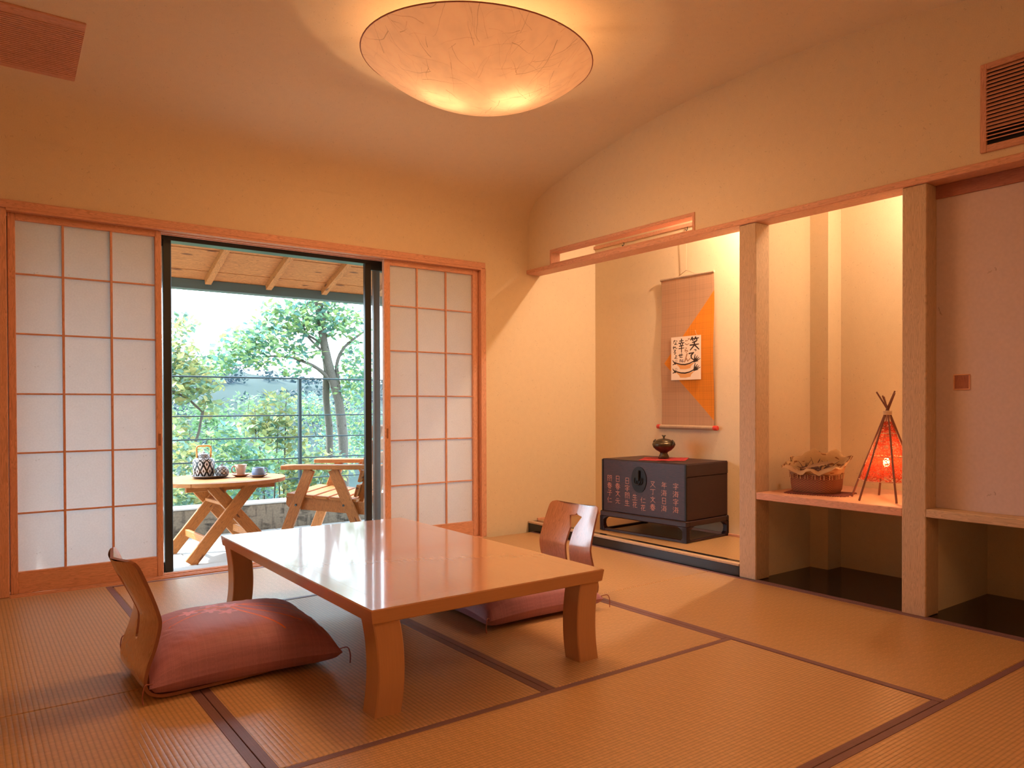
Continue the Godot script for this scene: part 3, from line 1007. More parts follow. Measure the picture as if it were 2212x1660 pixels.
# ------------------------------------------------------------------ legless chairs and cushions
# local frame: sitter looks along +x, seat origin at the back bend, z across
func build_floor_chairs() -> void:
	var a := floor_chair("bent plywood legless chair standing beside the low table, its back towards the window screens")
	a.position = Vector3(0.452, 0.0, -3.16)
	a.rotation.y = 0.02
	a.set_meta("label", "bent plywood legless chair on the side of the garden table's window edge and wide paper screen")
	var b := a.duplicate()
	b.name = numbered("floor_chair")
	add_child(b)
	b.position = Vector3(2.475, 0.0, -3.215)
	b.rotation.y = PI + 0.03
	b.set_meta("label", "bent plywood legless chair on the alcove side of the low table")
	a.set_meta("label", "bent plywood legless chair across the low table from the alcoves")
	var c := cushion("plump mauve flowered cushion on the legless chair across from the alcoves", Vector3(0.815, 0.0, -3.250), -0.05, 0.172, 1)
	var d := cushion("mauve flowered cushion half under the low table on the alcove side chair", Vector3(2.085, 0.0, -3.215), PI - 0.02, 0.155, 2)
	c.set_meta("group", "floor cushions")
	d.set_meta("group", "floor cushions")

func floor_chair(label: String) -> Node3D:
	var o := thing("floor_chair", label, "chair", Vector3.ZERO, 0.0, "legless chairs at the low table")
	# profile from the seat front over the bend to the top of the back
	var raw := [[0.44, 0.020], [0.30, 0.015], [0.16, 0.011], [0.090, 0.010], [0.050, 0.017], [0.022, 0.036], [0.012, 0.066], [0.020, 0.119], [0.040, 0.181], [0.055, 0.250], [0.051, 0.293], [0.022, 0.387], [-0.012, 0.481]]
	var pts3 := []
	for q in raw: pts3.append(Vector3(q[0], q[1], 0))
	var rows := 110
	var line := smooth_line(pts3, rows)
	var lens := [0.0]
	for i in rows: lens.append(lens[i] + (line[i + 1] - line[i]).length())
	var total: float = lens[rows]
	var cols := 9
	var th := 0.0055
	var half := func(s: float) -> float:
		# half width by distance from the top
		var d := total - s
		var y_in := clampf((d - 0.02) / 0.40, 0, 1)
		var w := lerpf(0.198, 0.214, sin(y_in * PI * 0.5)) if d < 0.42 else lerpf(0.214, 0.20, clampf((d - 0.42) / 0.1, 0, 1))
		var r := 0.035
		if d < r: w -= r - sqrt(maxf(0.0, r * r - (r - d) * (r - d)))
		if s < r: w -= r - sqrt(maxf(0.0, r * r - (r - s) * (r - s)))
		return w
	var hole := func(s: float) -> float:
		var d := total - s
		if d < 0.055 or d > 0.335: return 0.0
		if d < 0.062: return 0.052 * (d - 0.055) / 0.007
		if d < 0.13: return lerpf(0.052, 0.017, (d - 0.062) / 0.068)
		if d < 0.32: return 0.017
		return 0.017 * (0.335 - d) / 0.015
	var nrm := []
	for i in rows + 1:
		var t: Vector3 = (line[mini(i + 1, rows)] - line[maxi(i - 1, 0)]).normalized()
		nrm.append(Vector3(t.y, -t.x, 0))
	var pos := func(i: int, z: float, side: float) -> Vector3:
		var d: float = total - lens[i]
		var k := clampf((0.40 - d) / 0.34, 0, 1)
		var bow := 0.040 * k * (pow(z / 0.2, 2.0) - 1.0)
		return line[i] + nrm[i] * (th * side + bow) + Vector3(0, 0, z)
	var st := S()
	var ed := S()
	for sg in [-1.0, 1.0]:
		for side in [-1.0, 1.0]:
			st.set_smooth_group(int(2 + sg + side * 4 + 10))
			for i in rows:
				for k in cols:
					var z := []
					for ii in [i, i + 1]:
						var h0: float = hole.call(lens[ii])
						var w: float = half.call(lens[ii])
						for kk in [k, k + 1]: z.append(sg * lerpf(h0, w, float(kk) / cols))
					var p := [pos.call(i, z[0], side), pos.call(i, z[1], side), pos.call(i + 1, z[3], side), pos.call(i + 1, z[2], side)]
					face(st, p, [Vector2(lens[i], z[0]), Vector2(lens[i], z[1]), Vector2(lens[i + 1], z[3]), Vector2(lens[i + 1], z[2])], nrm[i] * side)
		for i in rows:
			var w0: float = half.call(lens[i])
			var w1: float = half.call(lens[i + 1])
			face(ed, [pos.call(i, sg * w0, -1.0), pos.call(i + 1, sg * w1, -1.0), pos.call(i + 1, sg * w1, 1.0), pos.call(i, sg * w0, 1.0)], [Vector2(lens[i], 0), Vector2(lens[i + 1], 0), Vector2(lens[i + 1], 0.012), Vector2(lens[i], 0.012)], Vector3(0, 0, sg))
			var h0: float = hole.call(lens[i])
			var h1: float = hole.call(lens[i + 1])
			if h0 > 0.0 or h1 > 0.0:
				face(ed, [pos.call(i, sg * h0, -1.0), pos.call(i + 1, sg * h1, -1.0), pos.call(i + 1, sg * h1, 1.0), pos.call(i, sg * h0, 1.0)], [Vector2(lens[i], 0), Vector2(lens[i + 1], 0), Vector2(lens[i + 1], 0.012), Vector2(lens[i], 0.012)], Vector3(0, 0, -sg))
		for e in [0, rows]:
			var w2: float = half.call(lens[e])
			face(ed, [pos.call(e, 0, -1.0), pos.call(e, sg * w2, -1.0), pos.call(e, sg * w2, 1.0), pos.call(e, 0, 1.0)], [Vector2.ZERO, Vector2(w2, 0), Vector2(w2, 0.012), Vector2(0, 0.012)], Vector3(1 if e == 0 else 0, 0 if e == 0 else 1, 0))
	var shell := part(o, "shell", st, M.ply)
	part(shell, "shell_edge", ed, M.ply_edge)
	return o

func cushion(label: String, at: Vector3, turn: float, thick: float, sd: int) -> Node3D:
	var o := thing("floor_cushion", label, "cushion", at, turn)
	var nz := fnoise(9.0, sd, 3)
	var N := 40
	var HX := 0.322
	var HZ := 0.335
	var base := 0.018
	var p := func(i: int, k: int, up: bool) -> Vector3:
		var u := 2.0 * i / N - 1.0
		var v := 2.0 * k / N - 1.0
		# edges curve in between the corners
		var x := HX * u * (1.0 - 0.07 * (1.0 - v * v) * u * u)
		var z := HZ * v * (1.0 - 0.07 * (1.0 - u * u) * v * v)
		var f := pow(maxf(0.0, (1.0 - pow(absf(u), 3.6)) * (1.0 - pow(absf(v), 3.6))), 0.52)
		var rim := 0.060 - 0.008 * (u * u * v * v)
		var cr := (1.0 - f) * f * 4.0
		if up:
			return Vector3(x, rim + (thick - 0.040) * pow(f, 0.9) + 0.007 * cr * nz.get_noise_2d(u * 1.6, v * 1.6), z)
		return Vector3(x, maxf(base, rim - 0.060 * pow(f, 0.55)), z)
	var st := S()
	for up in [true, false]:
		st.set_smooth_group(1 if up else 2)
		for i in N:
			for k in N:
				var q := [p.call(i, k, up), p.call(i + 1, k, up), p.call(i + 1, k + 1, up), p.call(i, k + 1, up)]
				var t := [Vector2(float(k) / N, 1.0 - float(i) / N), Vector2(float(k) / N, 1.0 - float(i + 1) / N), Vector2(float(k + 1) / N, 1.0 - float(i + 1) / N), Vector2(float(k + 1) / N, 1.0 - float(i) / N)]
				face(st, q, t, Vector3.UP if up else Vector3.DOWN)
	part(o, "pillow", st, M.cushion)
	for a in [-1.0, 1.0]:
		for b in [-1.0, 1.0]:
			st = S()
			var c := Vector3(a * HX, 0.064, b * HZ)
			tube(st, smooth_line([c - Vector3(a * 0.01, 0, b * 0.01), c + Vector3(a * 0.012, 0.008, b * 0.012), c + Vector3(a * 0.02, -0.012, b * 0.02), c + Vector3(a * 0.022, -0.036, b * 0.018), c + Vector3(a * 0.019, -0.052, b * 0.022)], 12), 0.0022, 6)
			part(o, "corner_tassel", st, M.cord)
	return o

# ------------------------------------------------------------------ vents
func build_vents() -> void:
	# grille in the vault
	var zc := -4.485
	var at := Vector3(0.16, vault(zc), zc)
	var tilt := atan(-0.125 * (zc + 2.8))
	var o := thing("ceiling_vent", "reddish slatted air vent set in the ceiling near the window wall", "vent", at)
	o.basis = Basis(Vector3.RIGHT, -tilt)
	var L := 0.30
	var W := 0.25
	boxpart(o, "frame_board", Vector3(-L, -0.012, -W), Vector3(L, 0.01, -W + 0.035), M.vent, 0.003, 0)
	boxpart(o, "frame_board", Vector3(-L, -0.012, W - 0.052), Vector3(L, 0.01, W), M.vent, 0.003, 0)
	boxpart(o, "backing", Vector3(-L, 0.004, -W + 0.02), Vector3(L, 0.012, W - 0.03), M.ply_edge, 0.0, 0)
	var n := 27
	for i in n:
		var z := lerpf(-W + 0.040, W - 0.058, float(i) / (n - 1))
		boxpart(o, "slat", Vector3(-L, -0.010, z - 0.0054), Vector3(L, 0.006, z + 0.0054), M.vent, 0.001, 0)
	# grille in the wall above the sliding door
	o = thing("wall_vent", "square red framed louvre vent in the wall above the sliding door", "vent", Vector3(XW, 2.285, -1.35))
	var y0 := -0.192
	var y1 := 0.192
	boxpart(o, "frame_board", Vector3(-0.014, y0, -0.192), Vector3(0.01, y1, -0.164), M.vent, 0.002, 1)
	boxpart(o, "frame_board", Vector3(-0.014, y0, 0.164), Vector3(0.01, y1, 0.192), M.vent, 0.002, 1)
	boxpart(o, "frame_board", Vector3(-0.014, y1 - 0.026, -0.164), Vector3(0.01, y1, 0.164), M.vent, 0.002, 2)
	boxpart(o, "frame_board", Vector3(-0.014, y0, -0.164), Vector3(0.01, y0 + 0.030, 0.164), M.vent, 0.002, 2)
	boxpart(o, "backing", Vector3(-0.004, y0 + 0.01, -0.170), Vector3(0.006, y1 - 0.01, 0.170), M.dark, 0.0, 2)
	for i in 19:
		var y := lerpf(y1 - 0.036, y0 + 0.052, i / 18.0)
		var st := S()
		box(st, Vector3.ZERO, Vector3(0.019, 0.005, 0.328), 0.0008, 2, Transform3D(Basis(Vector3(0, 0, 1), 0.75 if i < 16 else 0.3), Vector3(-0.010, y, 0)))
		part(o, "slat", st, M.vent)

# ------------------------------------------------------------------ hanging scroll
func build_scroll() -> void:
	var zc := -3.972
	var o := thing("hanging_scroll", "tall cloth hanging scroll with an orange diamond in the alcove", "scroll", Vector3(XB - 0.022, 0.83, zc))
	var W := 0.266
	var H := 1.108
	# the cloth: grey mauve ground, ochre diamond running off its right edge
	var w := 384
	var h := 1536
	var img := Image.create(w, h, false, Image.FORMAT_RGB8)
	var wv := weave_image(256, 0.72)
	var poly := PackedVector2Array([Vector2(w, 0.115 * h), Vector2(0.07 * w, 0.570 * h), Vector2(w, 0.955 * h)])
	for y in h:
		for x in w:
			var k := wv.get_pixel(x % 256, y % 256).r
			var c := Color(0.80, 0.63, 0.50)
			if Geometry2D.is_point_in_polygon(Vector2(x, y), poly): c = Color(0.95, 0.58, 0.14)
			img.set_pixel(x, y, Color(c.r * k, c.g * k, c.b * k))
	var st := S()
	var n := 24
	st.set_smooth_group(0)
	for i in n:
		var v0 := float(i) / n
		var v1 := float(i + 1) / n
		var bend := func(v: float) -> float: return 0.006 * sin(v * 9.0)
		for f in [-1.0, 1.0]:
			var dx: float = -0.0008 * f
			face(st, [Vector3(bend.call(v0) + dx, H * (1 - v0), -W), Vector3(bend.call(v0) + dx, H * (1 - v0), W), Vector3(bend.call(v1) + dx, H * (1 - v1), W), Vector3(bend.call(v1) + dx, H * (1 - v1), -W)], [Vector2(0, v0), Vector2(1, v0), Vector2(1, v1), Vector2(0, v1)], Vector3(-f, 0, 0))
	var cl := part(o, "cloth", st, mat(Color(1, 1, 1), 0.85, tex(img)))
	cl.set_meta("label", "woven cloth with ochre diamond on mauve ground")
	st = S()
	tube(st, [Vector3(0, H + 0.004, -W - 0.006), Vector3(0, H + 0.004, W + 0.006)], 0.009, 10)
	part(o, "top_rod", st, mat(lin(0.70, 0.50, 0.36), 0.8, M.weave, Vector3(8, 8, 1)))
	st = S()
	tube(st, [Vector3(-0.004, -0.002, -W - 0.004), Vector3(-0.004, -0.002, W + 0.004)], 0.0155, 16)
	var ro := part(o, "roller", st, mat(lin(0.62, 0.44, 0.30), 0.8, M.weave, Vector3(8, 8, 1)))
	for s in [-1.0, 1.0]:
		st = S()
		tube(st, [Vector3(-0.004, -0.002, s * (W + 0.004)), Vector3(-0.004, -0.002, s * (W + 0.008)), Vector3(-0.004, -0.002, s * (W + 0.036)), Vector3(-0.004, -0.002, s * (W + 0.040))], [0.0165, 0.0175, 0.0175, 0.014], 16)
		part(ro, "knob", st, mat(lin(0.62, 0.045, 0.03), 0.35)).set_meta("label", "bright red roller knob")
	st = S()
	var cord := mat(lin(0.55, 0.38, 0.25), 0.9)
	tube(st, [Vector3(0, H + 0.010, -0.09), Vector3(-0.002, H + 0.048, 0.0), Vector3(0, H + 0.010, 0.09)], 0.0024, 6)
	tube(st, [Vector3(-0.002, H + 0.048, 0), Vector3(-0.006, 2.277 - 0.83, 0)], 0.0018, 6)
	part(o, "cord", st, cord)
	# calligraphy card pinned on it
	var iw := 512
	var ih := 768
	var ci := Image.create(iw, ih, false, Image.FORMAT_RGB8)
	ci.fill(Color(0.97, 0.90, 0.84))
	var ink := Color(0.20, 0.12, 0.10)
	var pale := Color(0.70, 0.52, 0.40)
	var put := func(g: String, x0: float, y0: float, x1: float, y1: float, th: float, c: Color) -> void:
		glyph(ci, g, (x0 - 180) / 790.0 * iw, (y0 - 215) / 1185.0 * ih, (x1 - x0) / 790.0 * iw, (y1 - y0) / 1185.0 * ih, th, c)
	put.call("wa", 680, 262, 935, 605, 25, ink)
	put.call("tsu", 800, 580, 862, 640, 13, ink)
	put.call("te", 665, 660, 800, 868, 25, ink)
	put.call("go", 550, 285, 685, 470, 15, pale)
	put.call("ra", 540, 530, 650, 665, 17, pale)
	put.call("n", 525, 690, 705, 920, 20, pale)
	put.call("kou", 385, 280, 545, 645, 18, ink)
	put.call("se", 388, 680, 505, 802, 15, ink)
	put.call("ni", 410, 838, 525, 915, 15, ink)
	put.call("na", 238, 295, 358, 435, 11, ink)
	put.call("re", 222, 468, 355, 545, 11, ink)
	put.call("ru", 240, 560, 325, 692, 11, ink)
	put.call("yo", 265, 715, 355, 812, 11, ink)
	var V := func(x: float, y: float) -> Vector2: return Vector2((x - 180) / 790.0 * iw, (y - 215) / 1185.0 * ih)
	for f in 2:
		var dy := 232.0 * f
		var oc := Color(0.90, 0.66, 0.42)
		for k in 9:
			var q := k * 12.0
			stroke(ci, [V.call(320 + q, 955 + dy + q * 0.9), V.call(430, 1000 + dy + q), V.call(570, 1010 + dy + q), V.call(700, 985 + dy + q), V.call(800 - q, 945 + dy + q * 0.9)], 12, 9, oc)
		stroke(ci, [V.call(250, 900 + dy), V.call(350, 945 + dy), V.call(450, 975 + dy), V.call(560, 985 + dy)], 17, 24, ink)
		stroke(ci, [V.call(560, 985 + dy), V.call(680, 960 + dy), V.call(770, 915 + dy), V.call(850, 880 + dy)], 24, 17, ink)
		stroke(ci, [V.call(222, 852 + dy), V.call(262, 910 + dy), V.call(300, 955 + dy)], 10, 22, ink)
		stroke(ci, [V.call(228, 975 + dy), V.call(300, 940 + dy)], 12, 24, ink)
		for e in [[825, 725], [885, 765], [925, 805], [958, 845], [905, 905]]:
			stroke(ci, [V.call(800, 915 + dy), V.call(e[0], e[1] + dy)], 30, 9, ink)
		for k in 12:
			var a := TAU * k / 12
			stamp(ci, V.call(318 + cos(a) * 26, 872 + dy + sin(a) * 30), 3.5, ink)
	var card := thing("calligraphy_card", "small white card with brush lettering and two smiling fish on the scroll", "card", Vector3(XB - 0.034, 1.338, -3.968))
	var fs := S()
	face(fs, [Vector3(-0.0025, 0.160, -0.150), Vector3(-0.0025, 0.160, 0.150), Vector3(-0.0025, -0.160, 0.150), Vector3(-0.0025, -0.160, -0.150)], [Vector2(0, 0), Vector2(1, 0), Vector2(1, 1), Vector2(0, 1)], Vector3(-1, 0, 0))
	part(card, "print", fs, mat(Color(1, 1, 1), 0.85, tex(ci)))
	boxpart(card, "board", Vector3(-0.0022, -0.160, -0.150), Vector3(0.001, 0.160, 0.150), mat(lin(0.85, 0.75, 0.65), 0.9), 0.0004)
	fs = S()
	tube(fs, [Vector3(0, 0.158, 0.115), Vector3(-0.001, 0.178, 0.10), Vector3(0.006, 0.200, 0.088)], 0.0013, 5)
	part(card, "thread", fs, cord)

# ------------------------------------------------------------------ chest and burner
func build_chest() -> void:
	var ang := atan2(0.06, 0.80)
	# local: x across depth (towards the back wall), z along the front, origin at the front's far corner
	var o := thing("wooden_chest", "dark antique wooden chest with inlaid characters standing in the alcove", "chest", Vector3(3.632, 0.0745, -4.362), ang)
	var L := 0.800
	var Dp := 0.452
	var img_w := 1024
	var img_h := 512
	var im := wood_image(img_w, img_h, 21, 0.75, 4.0)
	var gold := Color(1.9, 1.25, 0.95)
	for y in img_h:
		for x in img_w:
			var c := im.get_pixel(x, y)
			im.set_pixel(x, y, Color(c.r * 0.30, c.g * 0.125, c.b * 0.14))
	var ink := Color(0.88, 0.55, 0.42)
	var cols := [[0.095, 0.30, ["mon", "haru", "ko", "jin"]], [0.200, 0.30, ["hi", "haru", "bun", "gen"]], [0.320, 0.32, ["hi", "ji", "mon", "sei"]], [0.415, 0.62, ["sei", "hana"]], [0.515, 0.66, ["jin", "hana"]], [0.630, 0.34, ["mata", "tei", "bun", "haru"]], [0.760, 0.34, ["toshi", "umi", "hi", "umi"]], [0.892, 0.34, ["ji", "umi", "ji", "umi"]]]
	for c in cols:
		var gy: float = c[1]
		for g in c[2]:
			glyph(im, g, (c[0] - 0.034) * img_w, gy * img_h, 0.064 * img_w, 0.118 * img_h, 4.6, ink)
			gy += 0.142
	var front := mat(Color(1, 1, 1), 0.42, tex(im))
	var dark := mat(lin(0.040, 0.013, 0.016), 0.45, M.wood_a, Vector3(1.2, 5, 1))
	var iron := mat(lin(0.012, 0.010, 0.010), 0.5, null, Vector3.ONE, 0.4)
	var y0 := 0.145
	var y1 := 0.522
	boxpart(o, "body", Vector3(0.004, y0, 0), Vector3(Dp, y1 - 0.085, L), dark, 0.004, 2)
	var lid := boxpart(o, "lid", Vector3(0.0, y1 - 0.0845, -0.002), Vector3(Dp + 0.002, y1, L + 0.002), dark, 0.004, 2)
	var st := S()
	face(st, [Vector3(-0.001, y1 - 0.003, 0.004), Vector3(-0.001, y1 - 0.003, L - 0.004), Vector3(-0.001, y0 + 0.003, L - 0.004), Vector3(-0.001, y0 + 0.003, 0.004)], [Vector2(0, 0), Vector2(1, 0), Vector2(1, 1), Vector2(0, 1)], Vector3(-1, 0, 0))
	part(o, "inlaid_front", st, front).set_meta("label", "dark front board inlaid with pale characters")
	# thin top board in the same dark wood
	boxpart(lid, "top_board", Vector3(0.004, y1, 0.002), Vector3(Dp - 0.002, y1 + 0.004, L - 0.002), dark, 0.001, 2)
	# round iron lock plate
	st = S()
	var disc := PackedVector2Array()
	for k in 28: disc.append(Vector2(cos(TAU * k / 28) * 0.072, sin(TAU * k / 28) * 0.092))
	prism(st, disc, 0, 0.005, Transform3D(Basis(Vector3(0, 0, 1), Vector3(0, 1, 0), Vector3(-1, 0, 0)), Vector3(-0.001, y1 - 0.128, L * 0.465)))
	var lk := part(o, "lock_plate", st, iron)
	st = S()
	box(st, Vector3(-0.014, y1 - 0.10, L * 0.465), Vector3(0.014, 0.075, 0.024), 0.003)
	tube(st, smooth_line([Vector3(-0.016, y1 - 0.115, L * 0.465 - 0.03), Vector3(-0.02, y1 - 0.150, L * 0.465 - 0.026), Vector3(-0.02, y1 - 0.160, L * 0.465), Vector3(-0.02, y1 - 0.150, L * 0.465 + 0.026), Vector3(-0.016, y1 - 0.115, L * 0.465 + 0.03)], 14), 0.005, 8)
	part(lk, "hasp", st, iron)
	for z in [0.006, L - 0.006]:
		st = S()
		box(st, Vector3(-0.001, (y0 + y1) / 2, z), Vector3(0.008, y1 - y0, 0.014), 0.001)
		part(o, "corner_strap", st, iron)
	# stand: apron rails, cabriole feet, floor runners
	boxpart(o, "stand_rail", Vector3(-0.014, y0 - 0.040, -0.012), Vector3(0.024, y0, L + 0.012), dark, 0.006, 2)
	boxpart(o, "stand_rail", Vector3(Dp - 0.026, y0 - 0.040, -0.012), Vector3(Dp + 0.010, y0, L + 0.012), dark, 0.006, 2)
	boxpart(o, "stand_rail", Vector3(0.024, y0 - 0.038, -0.010), Vector3(Dp - 0.026, y0 - 0.002, 0.026), dark, 0.004, 0)
	boxpart(o, "stand_rail", Vector3(0.024, y0 - 0.038, L - 0.026), Vector3(Dp - 0.026, y0 - 0.002, L + 0.010), dark, 0.004, 0)
	boxpart(o, "runner", Vector3(-0.010, 0.0, -0.010), Vector3(0.014, 0.018, L + 0.010), dark, 0.003, 2)
	boxpart(o, "runner", Vector3(0.014, 0.0, -0.008), Vector3(Dp - 0.02, 0.016, 0.016), dark, 0.003, 0)
	boxpart(o, "runner", Vector3(0.014, 0.0, L - 0.016), Vector3(Dp - 0.02, 0.016, L + 0.008), dark, 0.003, 0)
	for fx in [0, 1]:
		for fz in [0, 1]:
			st = S()
			var px := -0.014 if fx == 0 else Dp + 0.010
			var pz := -0.012 if fz == 0 else L + 0.012
			var dx := 1.0 if fx == 0 else -1.0
			var dz := 1.0 if fz == 0 else -1.0
			# bracket outline in the (inward, height) plane, once along each face
			var o2 := PackedVector2Array([Vector2(0, 0.002), Vector2(0.044, 0.002), Vector2(0.047, 0.020), Vector2(0.036, 0.034), Vector2(0.030, 0.055), Vector2(0.034, 0.078), Vector2(0.056, 0.096), Vector2(0.085, 0.107), Vector2(0.0, 0.107)])
			prism(st, o2, 0, 0.036, Transform3D(Basis(Vector3(0, 0, dz), Vector3(0, 1, 0), Vector3(dx, 0, 0)), Vector3(px, 0, pz)))
			prism(st, o2, 0, 0.036, Transform3D(Basis(Vector3(dx, 0, 0), Vector3(0, 1, 0), Vector3(0, 0, dz)), Vector3(px, 0, pz)))
			part(o, "foot", st, dark)
	# red cloth and incense burner on the lid
	var topy := 0.0745 + y1 + 0.004
	var cloth := thing("red_cloth", "red patterned cloth square under the bronze incense burner", "cloth", Vector3(3.90, topy, -3.985), ang + 0.6)
	st = S()
	var cn := 20
	st.set_smooth_group(0)
	var nz := fnoise(14.0, 3, 2)
	for i in cn:
		for k in cn:
			var cp := func(a: int, b: int) -> Vector3: return Vector3((2.0 * a / cn - 1.0) * 0.165, 0.003 + 0.0022 * nz.get_noise_2d(a * 0.08, b * 0.08), (2.0 * b / cn - 1.0) * 0.165)
			face(st, [cp.call(i, k), cp.call(i + 1, k), cp.call(i + 1, k + 1), cp.call(i, k + 1)], [Vector2(i, k) / cn, Vector2(i + 1, k) / cn, Vector2(i + 1, k + 1) / cn, Vector2(i, k + 1) / cn], Vector3.UP)
	var ri := weave_image(256, 0.6)
	for k in 34:
		var p := Vector2(rng.randf() * 256, rng.randf() * 256)
		stroke(ri, [p, p + Vector2(rng.randf_range(-24, 24), rng.randf_range(-24, 24))], 5, 2, Color(0.9, 0.55, 0.35, 0.7))
	part(cloth, "weave", st, mat(lin(0.55, 0.04, 0.05), 0.8, tex(ri)))
	var bz := mat(lin(0.10, 0.075, 0.045), 0.38, null, Vector3.ONE, 0.75)
	var pot := thing("incense_burner", "small bronze lidded incense burner on the chest", "incense burner", Vector3(3.915, topy + 0.0075, -4.005))
	st = S()
	lathe(st, [[0.0, 0.0], [0.036, 0.0], [0.040, 0.004], [0.033, 0.022], [0.026, 0.036], [0.030, 0.044], [0.055, 0.058], [0.076, 0.078], [0.084, 0.098], [0.080, 0.112], [0.070, 0.119], [0.062, 0.121], [0.062, 0.117], [0.0, 0.115]], 36)
	part(pot, "bowl", st, bz)
	st = S()
	lathe(st, [[0.064, 0.121], [0.060, 0.128], [0.040, 0.137], [0.018, 0.141], [0.007, 0.143], [0.006, 0.150], [0.010, 0.156], [0.0, 0.158]], 28)
	var pl := part(pot, "lid", st, bz)
	st = S()
	for s in [-1.0, 1.0]:
		tube(st, [Vector3(0, 0.155, 0), Vector3(0, 0.163, s * 0.012), Vector3(0, 0.165, s * 0.022)], [0.006, 0.005, 0.001], 6)
	part(pl, "bird_knob", st, bz)
	for s in [-1.0, 1.0]:
		st = S()
		tube(st, smooth_line([Vector3(0, 0.092, s * 0.082), Vector3(0, 0.100, s * 0.100), Vector3(0, 0.115, s * 0.104), Vector3(0, 0.124, s * 0.094), Vector3(0, 0.118, s * 0.084)], 12), 0.0065, 8)
		ball(st, Vector3(0, 0.128, s * 0.090), Vector3(0.006, 0.008, 0.006), 8, 6)
		part(pot, "handle", st, bz)
	for k in 3:
		st = S()
		var a := TAU * k / 3
		ball(st, Vector3(cos(a) * 0.030, 0.006, sin(a) * 0.030), Vector3(0.012, 0.007, 0.012), 8, 6)
		part(pot, "foot", st, bz)

